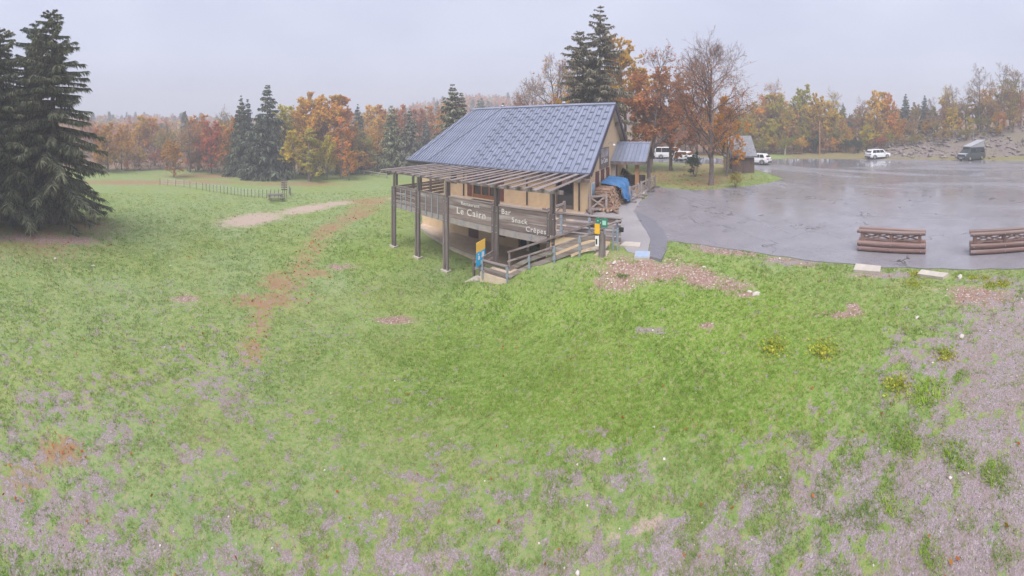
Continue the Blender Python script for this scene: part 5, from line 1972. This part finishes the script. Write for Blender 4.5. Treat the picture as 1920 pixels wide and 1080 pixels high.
M['car_white'] = m_plain('white_car_paint', (.78, .79, .80), .25, .02, 3, 0, spec=.6)
M['car_dark'] = m_plain('dark_green_grey_van_paint', (.045, .058, .058), .25, .05, 3, 0, spec=.6)
M['car_glass'] = m_plain('car_glass', (.025, .03, .035), .08, .05, 3, 0, spec=.9)
M['tyre'] = m_plain('tyre_rubber', (.02, .02, .021), .8, .1, 20, .1)
M['rim'] = m_plain('alloy_rim', (.45, .45, .47), .35, .1, 8, 0, metal=.7)
M['lamp'] = m_plain('headlamp_lens', (.75, .76, .78), .12, .02, 8, 0, spec=.8)
M['tail'] = m_plain('tail_lamp_lens', (.40, .02, .02), .2, .05, 8, 0)
M['trim'] = m_plain('grey_plastic_trim', (.05, .05, .055), .6, .1, 12, .05)
M['canvas'] = m_plain('grey_roof_canvas', (.33, .33, .36), .8, .1, 6, .1)


def vehicle(name, label, cat, x, y, rz, L, Wd, H, paint, belt, bonnet, a_x, b_x, c_x, d_x, wheel=.33, group=None, wb=None, zg=.03, fold=False):
    """a_x bonnet rear/windscreen foot, b_x windscreen head, c_x roof rear, d_x tailgate foot (fractions of L from the front)"""
    o = thing(name, label, cat, (x, y, zg), rz, group)
    X = lambda f: L / 2 - f * L
    w = Wd / 2
    gnd = .20

    def sec(f, zt_, wt, ws=1.0, zb=gnd):
        return (X(f), [(w * .86 * ws, zb), (w * ws, zb + .16), (w * ws, lerp(zb, zt_, .62)), (wt * .985, zt_ - .05), (wt * .9, zt_)])
    secs = [sec(0, bonnet * .80, w * .70, .80, .26), sec(.03, bonnet * .90, w * .86, .92, .22), sec(.12, bonnet * .97, w * .93), sec(a_x, bonnet * 1.03, w * .95), sec(lerp(a_x, b_x, .5), belt, w * .96), sec(.5, belt, w * .96), sec(c_x, belt * 1.02, w * .95), sec(.975, belt * 1.0, w * .92, .96, .26), sec(1, belt * .94, w * .84, .90, .32)]
    body = loft(secs).build('body', paint, o, smooth=False)
    wr = w * .74

    def gsec(xf, z, wt):
        return (X(xf), [(wt * .98, belt - .06), (wt, belt - .05), (lerp(wt, wr, .5) if z > belt + .2 else wt * .98, lerp(belt, z, .5)), (wr * 1.0 if z > belt + .2 else wt * .97, max(belt - .02, z - .05)), (wr * .93 if z > belt + .2 else wt * .9, z)])
    cab = loft([gsec(a_x + .01, belt + .01, w * .92), gsec(b_x, H - .03, w * .93), gsec(lerp(b_x, c_x, .4), H, w * .93), gsec(c_x, H - .04, w * .92), gsec(d_x, belt + .02, w * .88)]).build('cabin', paint, o)
    # glazing set just proud of the cabin
    def plate(pts, nm, mt):
        m = MB()
        m.add(pts, [tuple(range(len(pts))), tuple(range(len(pts) - 1, -1, -1))])
        return m.build(nm, mt, o)
    e = .012
    fx0, fx1 = X(a_x + .02), X(b_x - .004)
    plate([(fx0 + e, -w * .84, belt + .05), (fx0 + e, w * .84, belt + .05), (fx1 + e, wr * .88, H - .07), (fx1 + e, -wr * .88, H - .07)], 'windscreen', M['car_glass'])
    rx0, rx1 = X(d_x - .01), X(c_x + .006)
    plate([(rx0 - e, w * .78, belt + .08), (rx0 - e, -w * .78, belt + .08), (rx1 - e, -wr * .84, H - .10), (rx1 - e, wr * .84, H - .10)], 'rear_window', M['car_glass'])
    zb_, zt_ = belt + .03, H - .11
    for s_ in (1, -1):
        def yy(z): return s_ * (np.interp(z, [belt - .05, H - .05], [w * .93, wr]) + .016)
        xs = [X(lerp(a_x, b_x, .62)), X(lerp(b_x, c_x, .36)), X(lerp(b_x, c_x, .72)), X(lerp(c_x, d_x, .3))]
        for i in range(3):
            xa, xb = xs[i] - .03, xs[i + 1] + .03
            ta = min(xa, X(b_x + .02)) if i == 0 else xa
            tb = xb if i < 2 else max(xb, X(c_x - .01))
            plate([(xa, yy(zb_), zb_), (xb, yy(zb_), zb_), (tb, yy(zt_), zt_), (ta, yy(zt_), zt_)], 'side_window', M['car_glass'])
    base = wb or .60
    for fxx in (.5 - base / 2, .5 + base / 2):
        for s_ in (1, -1):
            m = MB()
            m.tube([(X(fxx), s_ * (w - .20), wheel), (X(fxx), s_ * (w - .03), wheel), (X(fxx), s_ * (w + .012), wheel)], [wheel, wheel, wheel * .93], 18)
            t_ = m.build('wheel', M['tyre'], o)
            m = MB()
            m.tube([(X(fxx), s_ * (w + .0), wheel), (X(fxx), s_ * (w + .022), wheel)], [wheel * .66, wheel * .58], 14)
            m.build('rim', M['rim'], t_)
            m = MB()
            a0 = [k * PI / 8 for k in range(9)]
            m.tube([(X(fxx) + math.cos(a) * (wheel + .06), s_ * (w - .005), wheel + math.sin(a) * (wheel + .06)) for a in a0], .035, 6)
            m.build('wheel_arch', M['trim'], o)
    for s_ in (1, -1):
        m = MB()
        m.box(X(.055), X(.012), min(s_ * w * .55, s_ * w * .86), max(s_ * w * .55, s_ * w * .86), bonnet * .70, bonnet * .84)
        m.build('headlight', M['lamp'], o)
        m = MB()
        m.box(X(1.004), X(.955), min(s_ * w * .62, s_ * w * .93), max(s_ * w * .62, s_ * w * .93), belt * .80, belt * .93)
        m.build('tail_light', M['tail'], o)
        m = MB()
        m.box(X(lerp(a_x, b_x, .55)) - .08, X(lerp(a_x, b_x, .55)) + .08, min(s_ * w * .98, s_ * (w + .17)), max(s_ * w * .98, s_ * (w + .17)), belt + .02, belt + .16)
        m.build('wing_mirror', paint, o)
        m = MB()
        m.box(X(.5 + base / 2 - .11), X(.5 - base / 2 + .11), min(s_ * (w - .05), s_ * (w + .014)), max(s_ * (w - .05), s_ * (w + .014)), .2, .33)
        m.build('sill', M['trim'], o)
    m = MB()
    m.box(X(.02), X(-.006), -w * .62, w * .62, .30, bonnet * .52)
    gl_ = m.build('grille', M['trim'], o)
    m = MB()
    m.box(X(-.006), X(-.009), -.26, .26, .40, .51)
    m.build('number_plate', M['white'], gl_)
    m = MB()
    m.box(X(1.006), X(.98), -w * .8, w * .8, .30, .50)
    m.build('rear_bumper', M['trim'], o)
    if fold:
        # pop-up roof: hinged over the cab, raised at the rear, canvas sides
        zf, zr_ = H + .14, H + 1.1
        xa, xb = X(b_x - .02), X(c_x + .03)
        m = MB()
        m.add([(xa, -wr, zf), (xa, wr, zf), (xb, wr, zr_), (xb, -wr, zr_), (xa, -wr, zf - .1), (xa, wr, zf - .1), (xb, wr, zr_ - .1), (xb, -wr, zr_ - .1)], [(0, 1, 2, 3), (7, 6, 5, 4), (0, 4, 5, 1), (1, 5, 6, 2), (2, 6, 7, 3), (3, 7, 4, 0)])
        m.build('pop_up_roof', M['car_roof'], o)
        m = MB()
        yb = wr - .06
        m.add([(xa - .08, -yb, zf - .1), (xa - .08, yb, zf - .1), (xb + .05, yb, zr_ - .08), (xb + .05, -yb, zr_ - .08), (xa - .08, -yb, H - .02), (xa - .08, yb, H - .02), (xb + .05, yb, H - .02), (xb + .05, -yb, H - .02)], [(0, 4, 5, 1), (1, 5, 6, 2), (2, 6, 7, 3), (3, 7, 4, 0)])
        m.build('roof_canvas', M['canvas'], o)
    return o


M['car_roof'] = m_plain('grey_pop_up_roof_shell', (.42, .43, .46), .4, .05, 4, 0)


def face(x, y, deg):               # heading: angle from the direction towards the camera, turned to the viewer's left
    return math.atan2(-y, -x) + R(deg)


x, y = AZ(1646, 54.0)
vehicle('parked_car', 'white SUV with black roof rails at the far edge of the car park', 'car', x, y, face(x, y, 128), 4.25, 1.82, 1.62, M['car_white'], 1.02, .98, .24, .36, .86, .97, .34, 'cars parked on the car park')
x, y = AZ(1821, 51.5)
vehicle('camper_van', 'dark camper van with raised grey roof below the stony bank', 'van', x, y, face(x, y, -38), 5.1, 2.02, 2.06, M['car_dark'], 1.18, 1.12, .17, .29, .985, .995, .35, None, .60, fold=True)
vn = bpy.data.objects['camper_van']
m = MB()
Lv, wv = 5.1, 1.01
m.add([(Lv / 2 - .10, -wv * .80, 1.03), (Lv / 2 - .10, wv * .80, 1.03), (Lv / 2 - .80, wv * .86, 1.175), (Lv / 2 - .80, -wv * .86, 1.175)], [(0, 1, 2, 3)])
m.add([(Lv / 2 + .012, -wv * .66, .52), (Lv / 2 + .012, wv * .66, .52), (Lv / 2 + .012, wv * .66, .66), (Lv / 2 + .012, -wv * .66, .66)], [(0, 1, 2, 3)])
m.build('bonnet', M['car_roof'], vn)  # pale plates added over the dark front; headlamp glow put into their colour
x, y = AZ(1417, 44.8)
vehicle('parked_car', 'white hatchback half hidden behind the shed', 'car', x, y, face(x, y, -112), 4.1, 1.78, 1.52, M['car_white'], .96, .93, .22, .36, .84, .97, .33, 'cars parked on the car park')
x, y = AZ(1258, 54)
vehicle('parked_van', 'white minibus seen under the autumn trees behind the porch', 'van', x, y, face(x, y, 80), 5.0, 1.95, 1.95, M['car_white'], 1.1, 1.08, .14, .27, .985, .995, .34, 'vans parked behind the trees', .6)
x, y = AZ(1285, 50)
vehicle('parked_car', 'small white car in front of the minibus under the trees', 'car', x, y, face(x, y, 60), 4.0, 1.75, 1.5, M['car_white'], .95, .92, .22, .36, .84, .97, .32, 'vans parked behind the trees')
x, y = AZ(1228, 56)
vehicle('parked_car', 'white car beside the porch roof end under the trees', 'car', x, y, face(x, y, 50), 4.3, 1.8, 1.55, M['car_white'], .98, .95, .22, .36, .84, .97, .33, 'vans parked behind the trees')

# ---------------------------------------------------------------- ground cover: grass blades, stones, leaves, weeds
g = np.random.default_rng(42)


def scatter(n, rmin, rmax, pw=1.0):
    """points in front of the camera position, denser close by"""
    a = g.uniform(-PI / 2 - .12, PI / 2 + .12, n)
    r = rmin * (rmax / rmin) ** (g.random(n) ** pw)
    return r * np.sin(a), r * np.cos(a), r


LOTP = np.array([tuple(p[:2]) for p in LOT])


def off_lot(x, y, mrg=.05):
    bx = x * EX[0] + y * EX[1]
    bd = x * EY[0] + y * EY[1]
    hard = (bx > -19.4) & (bx < -3.0) & (bd > 14.5) & (bd < 28) | (bx > -9.1) & (bx < -2.0) & (bd > 11.40) & (bd < 18) | (bx > -6) & (bx < -1.2) & (bd > 11.3) & (bd < 27)
    return (poly_sd(LOTP, x, y) > mrg) & ~hard


xs, ys, rs = scatter(175000, 2.4, 40, 1.05)
ok = off_lot(xs, ys)
xs, ys, rs = xs[ok], ys[ok], rs[ok]
zs = height(xs, ys)
zg_ = zones(xs, ys, zs)
mixn = fbm(xs * 4, ys * 4, 77)
dens = 1.0 - .9 * np.clip((zg_[0] + (mixn - .47) * 2.8 - .36) / .3, 0, 1) - .9 * np.clip((zg_[1] + (mixn - .47) * 1.2 - .35) / .3, 0, 1) - .95 * np.clip((zg_[2] - .35) * 4, 0, 1) - .7 * np.clip((zg_[4] - .4) * 3, 0, 1) - .8 * np.clip(zg_[3] * 2, 0, 1)
ok = g.random(len(xs)) < dens * (.55 + .45 * np.clip(fbm(xs * 1.3, ys * 1.3, 12) * 2.4 - .5, 0, 1))
xs, ys, zs, rs = xs[ok], ys[ok], zs[ok], rs[ok]
lush = zg_[6][ok]
n = len(xs)
B_ = 5
sc = np.clip(rs / 7, .8, 3.2)[:, None]
ang = g.uniform(0, 2 * PI, (n, B_))
ln = g.uniform(.03, .075, (n, B_)) * sc ** .7 * (1 + .35 * lush[:, None]) * (.7 + .6 * vnoise(xs * .9, ys * .9, 4))[:, None]
tl_ = g.uniform(.35, 1.25, (n, B_))
w_ = g.uniform(.0035, .007, (n, B_)) * sc
ox = xs[:, None] + g.normal(0, .02, (n, B_)) * sc
oy = ys[:, None] + g.normal(0, .02, (n, B_)) * sc
oz = zs[:, None] - .006 + 0 * ox
ca, sa = np.cos(ang), np.sin(ang)
p0 = np.stack([ox - sa * w_, oy + ca * w_, oz], -1)
p1 = np.stack([ox + sa * w_, oy - ca * w_, oz], -1)
p2 = np.stack([ox + ca * ln * np.sin(tl_), oy + sa * ln * np.sin(tl_), oz + ln * np.cos(tl_)], -1)
GV = np.stack([p0, p1, p2], 2).reshape(-1, 3)
GT = np.arange(len(GV)).reshape(-1, 3)
tone = np.clip(.5 * g.random(n) + .9 * (fbm(xs * .5, ys * .5, 61) - .2), 0, 1)


def m_grass():
    t = NT('grass_blades')
    rn, hu = t.attr('rnd'), t.attr('hue')
    lu = t.attr('lush')
    c = t.ramp(rn, [(0, (.14, .25, .05)), (.4, (.235, .345, .09)), (.75, (.325, .40, .135)), (1, (.49, .44, .22))])
    c = t.mix(lu, c, t.ramp(rn, [(0, (.12, .245, .02)), (.6, (.22, .355, .04)), (1, (.38, .43, .075))]))
    c = t.mix(t.maprange(hu, .86, .93), c, (.42, .29, .18))
    d = t.n('ShaderNodeBsdfDiffuse')
    t.t.links.new(c, d.inputs[0])
    tr = t.n('ShaderNodeBsdfTranslucent')
    t.t.links.new(c, tr.inputs[0])
    ms = t.n('ShaderNodeMixShader')
    ms.inputs[0].default_value = .35
    t.t.links.new(d.outputs[0], ms.inputs[1])
    t.t.links.new(tr.outputs[0], ms.inputs[2])
    return t.done(ms.outputs[0])


rep = B_ * 3
gms = np_mesh('grass', GV, GT, m_grass(), None, dict(rnd=np.repeat(tone, rep), hue=np.repeat(g.random(n * B_), 3), lush=np.repeat(np.clip(lush * .8, 0, 1), rep)))
tag(link('grass', gms), 'short damp meadow grass in tufts', 'grass', kind='stuff')


def pebbles(n, rmin, rmax, smin, smax, want, name, label, mat, pw=1.0):
    x, y, r = scatter(n, rmin, rmax, pw)
    z = height(x, y)
    zz = zones(x, y, z)
    ok = off_lot(x, y, -.02) & (g.random(len(x)) < want(zz, x, y, r))
    x, y, z, r = x[ok], y[ok], z[ok], r[ok]
    k = len(x)
    oc = np.array([[1, 0, 0], [-1, 0, 0], [0, 1, 0], [0, -1, 0], [0, 0, 1], [0, 0, -1]], float)
    of = np.array([[0, 2, 4], [2, 1, 4], [1, 3, 4], [3, 0, 4], [2, 0, 5], [1, 2, 5], [3, 1, 5], [0, 3, 5]])
    s = smin * (smax / smin) ** (g.random(k) ** 2.2) * np.clip(r / 8, .75, 2.2)
    sh_ = g.uniform(.6, 1.3, (k, 6, 1)) * oc[None] * s[:, None, None] * np.array([1, 1, .55])
    a = g.uniform(0, 2 * PI, k)
    ca, sa = np.cos(a)[:, None], np.sin(a)[:, None]
    Vx = sh_[..., 0] * ca - sh_[..., 1] * sa + x[:, None]
    Vy = sh_[..., 0] * sa + sh_[..., 1] * ca + y[:, None]
    Vz = sh_[..., 2] + z[:, None] + s[:, None] * .15
    V = np.stack([Vx, Vy, Vz], -1).reshape(-1, 3)
    T = (of[None] + np.arange(k)[:, None, None] * 6).reshape(-1, 3)
    me = np_mesh(name, V, T, mat, None, dict(rnd=np.repeat(g.random(k), 6)))
    return tag(link(name, me), label, name, kind='stuff')


def m_pebble():
    t = NT('mixed_pebbles')
    c = t.ramp(t.attr('rnd'), [(0, (.17, .135, .13)), (.6, (.30, .25, .25)), (.93, (.40, .34, .335)), (1, (.66, .59, .55))])
    return t.done(t.principled(c, .75))


M['pebble'] = m_pebble()
pebbles(60000, 2.3, 16, .006, .022, lambda q, x, y, r: np.clip(q[0] * 1.3 - .2, 0, 1) * np.clip(fbm(x * 4, y * 4, 77) * 4 - 1.2, .1, 1) + np.clip(q[1] - .2, 0, 1) * .35, 'gravel', 'fine pale gravel showing through the thin grass', M['pebble'], .8)
pebbles(60000, 8.5, 16, .008, .03, lambda q, x, y, r: .8 * np.clip(1 - np.abs(poly_sd(LOTP, x, y) - .12) / .42, 0, 1) ** 2 * (x > 4), 'edge_gravel', 'loose grit along the crumbling asphalt edge', M['pebble'])
pebbles(5000, 2.5, 22, .018, .05, lambda q, x, y, r: .012 + np.clip(q[1] - .25, 0, 1) * .6 + q[0] * .05, 'pebbles', 'scattered pale pebbles in grass and bare soil', M['stone'], .9)
pebbles(16000, 53.5, 67, .05, .26, lambda q, x, y, r: q[5] * .9, 'rubble', 'loose grey stones on the bank behind the car park', M['rubble'] if 'rubble' in M else m_plain('bank_rubble', (.27, .225, .21), .85, .4, 1.5, .3), 1.0)
# fallen leaves
x, y, r = scatter(9000, 2.4, 38, .9)
z = height(x, y)
q = zones(x, y, z)
ok = (g.random(len(x)) < .05 + q[4] * .9 + q[1] * .08)
bld = (x * EX[0] + y * EX[1] > -19.5) & (x * EX[0] + y * EX[1] < -3) & (x * EY[0] + y * EY[1] > 11.3) & (x * EY[0] + y * EY[1] < 28)
ok &= ~bld & (off_lot(x, y, .05))
pos = np.stack([x, y, z + .035], 1)[ok]
V, Q, rn, hu = leaf_quads(g, pos, .062 * 1.0, None, True)
rr_ = np.repeat(np.clip(r[ok] / 9, .8, 3.0), 4)
cpos = np.repeat(pos, 4, 0)
V = cpos + (V - cpos) * rr_[:, None]
fl = link('fallen_leaves', np_mesh('fallen_leaves', V, Q, M['leaf'], None, dict(rnd=rn, hue=hu)))
fl.color = (.48, .18, .05, 1)
tag(fl, 'scattered fallen beech leaves on the ground', 'leaves', kind='stuff')


# weeds: rosettes one can tell apart on the bare ground
def weed_mesh(seed, n=230, rad_=.28, h=.055):
    k = np.random.default_rng(seed)
    pos = np.stack([k.normal(0, rad_ * .5, n), k.normal(0, rad_ * .5, n), np.abs(k.normal(0, h * .6, n)) + .02], 1)
    V, Q, rn, hu = leaf_quads(k, pos, .05, None)
    return np_mesh('weed', V, Q, M['leaf'], None, dict(rnd=rn, hue=hu))


WM = [weed_mesh(s) for s in (1, 2, 3, 4)]


def tuft_mesh(seed, n=420, rad_=.27):
    k = np.random.default_rng(seed)
    a0, r0 = k.uniform(0, 2 * PI, n), rad_ * np.sqrt(k.random(n)) * (.7 + .3 * k.random(n))
    bx_, by_ = r0 * np.cos(a0), r0 * np.sin(a0) * .8
    an, ti, L_ = k.uniform(0, 2 * PI, n), k.uniform(.4, 1.4, n), k.uniform(.035, .085, n)
    w_ = k.uniform(.004, .008, n)
    P0 = np.stack([bx_ - np.sin(an) * w_, by_ + np.cos(an) * w_, 0 * bx_], 1)
    P1 = np.stack([bx_ + np.sin(an) * w_, by_ - np.cos(an) * w_, 0 * bx_], 1)
    P2 = np.stack([bx_ + np.cos(an) * np.sin(ti) * L_, by_ + np.sin(an) * np.sin(ti) * L_, np.cos(ti) * L_ + .01], 1)
    V_ = np.stack([P0, P1, P2], 1).reshape(-1, 3)
    return np_mesh('tuft', V_, np.arange(3 * n).reshape(-1, 3), M['leaf'], None, dict(rnd=np.repeat(k.random(n), 3), hue=np.repeat(k.random(n), 3)))


TM = [tuft_mesh(s) for s in (5, 6, 7)]
WD = [(1716, 515, 1.0, 'y', 'yellow-green weed clump between the two concrete slabs'), (1712, 532, .9, 'y', 'yellow-green weed clump just below the second concrete slab'), (1797, 516, .9, 'g', 'green grass tuft right of the second concrete slab'),
      (1824, 521, .7, 'y', 'small yellow weed clump below the cut-off log barrier, first of a row'), (1848, 522, .7, 'y', 'small yellow weed clump, second in the row right of the slabs'), (1856, 535, .9, 'y', 'yellow weed clump below the row right of the slabs'), (1880, 533, 1.0, 'y', 'bright yellow weed clump near the right edge below the barrier'),
      (1168, 514, 1.0, 'd', 'dark green tuft on the stony soil by the hatch'), (1240, 525, .8, 'g', 'green tuft on the stony soil right of the dark tuft'), (1668, 508, .8, 'g', 'green tuft at the right end of the first concrete slab'),
      (1775, 669, .9, 'y', 'rusty yellow weed clump on the gravel'), (1805, 705, .8, 'g', 'green grass tuft on the gravel below the rusty clump'), (1682, 722, 1.0, 'y', 'yellow weed clump where grass meets the gravel'), (1745, 738, 1.7, 'l', 'large light green tuft on the gravel'),
      (1455, 655, 1.3, 'y', 'yellowish weed patch in the grass slope, larger left one'), (1545, 660, 1.2, 'y', 'yellowish weed patch in the grass slope, right one'), (1700, 825, 1.2, 'g', 'green clump on the gravel above the scattered tufts'), (1800, 850, 1.2, 'g', 'green clump on the gravel toward the right edge'),
      (1675, 940, .8, 'l', 'light green tuft low on the gravel'), (1750, 1035, .8, 'g', 'green tuft low at the bottom of the gravel'), (1870, 880, 1.0, 'g', 'green clump on the gravel close to the right edge')]
WC = {'y': (.44, .46, .06), 'g': (.30, .44, .07), 'd': (.18, .30, .07), 'l': (.38, .52, .08)}
for i, (px, py, s_, c, lab) in enumerate(WD):
    # find the ground under that direction
    t_ = (px - 960) / F
    rr = np.linspace(2, 60, 1200)
    zz = height(rr * math.sin(t_), rr * math.cos(t_))
    yy_ = YH + F * (HC - zz) / rr
    r_ = rr[np.argmin(np.abs(yy_ - py))]
    x_, y_ = AZ(px, r_)
    w = link('weed_plant' if c == 'y' else 'grass_tuft', WM[i % 4] if c == 'y' else TM[i % 3], None, (x_, y_, hz(x_, y_) - .01), (0, 0, random.uniform(0, 6)))
    w.scale = (s_, s_, s_)
    w.color = (*WC[c], 1)
    tag(w, lab, 'weed' if c == 'y' else 'grass tuft', 'weeds and tufts')
# larger pale stones told apart on the slope
for i, (px, py, s_, lab) in enumerate([(1418, 552, .13, 'flat white stone on the grass slope below the car park edge'), (1405, 548, .08, 'small white stone beside the flat white stone'), (1720, 597, .07, 'pale stone at the grass edge above the gravel'), (1803, 630, .08, 'pale pink stone on the gravel'),
                                       (1800, 519, .12, 'long white stone beside the weeds at the asphalt edge'), (1152, 492, .10, 'white stone at the foot of the trail post'), (1320, 501, .07, 'white stone at the top of the bank'), (885, 580, .09, 'dark stone in the grass below the information sign'),
                                       (103, 485, .13, 'pale stone on the grass near the great spruce'), (175, 498, .10, 'white stone right of the pale one near the great spruce')]):
    t_ = (px - 960) / F
    rr = np.linspace(2, 60, 1200)
    zz = height(rr * math.sin(t_), rr * math.cos(t_))
    r_ = rr[np.argmin(np.abs(YH + F * (HC - zz) / rr - py))]
    x_, y_ = AZ(px, r_)
    k = np.random.default_rng(i)
    m = MB()
    n1, n2 = 9, 5
    vs = [(0, 0, -.3)]
    for b in range(1, n2):
        ph = PI * b / n2
        for a in range(n1):
            q_ = k.uniform(.75, 1.15)
            vs.append((math.sin(ph) * math.cos(2 * PI * a / n1) * q_, .65 * math.sin(ph) * math.sin(2 * PI * a / n1) * q_, -.45 * math.cos(ph) * q_))
    vs.append((0, 0, .45))
    fs = [(0, 1 + (a + 1) % n1, 1 + a) for a in range(n1)]
    for b in range(n2 - 2):
        fs += [(1 + b * n1 + a, 1 + b * n1 + (a + 1) % n1, 1 + (b + 1) * n1 + (a + 1) % n1, 1 + (b + 1) * n1 + a) for a in range(n1)]
    fs += [(1 + (n2 - 2) * n1 + a, 1 + (n2 - 2) * n1 + (a + 1) % n1, len(vs) - 1) for a in range(n1)]
    m.add([(v[0] * s_, v[1] * s_, v[2] * s_) for v in vs], fs)
    tag(m.build('stone', M['stone_white'] if 'dark' not in lab else M['bark'], loc=(x_, y_, hz(x_, y_) + s_ * .1), rot=(0, 0, random.uniform(0, 3))), lab, 'stone', 'loose stones on the slope')
HAZE=0.0047
# ---------------------------------------------------------------- haze: the drizzle and low cloud over the plateau
t = NT('thin_fog')
pv = t.n('ShaderNodeVolumePrincipled')
pv.inputs['Color'].default_value = (.93, .93, .97, 1)
pv.inputs['Density'].default_value = HAZE
pv.inputs['Anisotropy'].default_value = 0.0
t.t.links.new(pv.outputs[0], t.out.inputs['Volume'])
t.m.cycles.homogeneous_volume = True
m = MB()
m.box(-330, 330, -330, 330, -14, 48)
hzb = m.build('haze', t.m)
tag(hzb, 'thin pale fog over the meadow and hills', 'haze', kind='stuff')
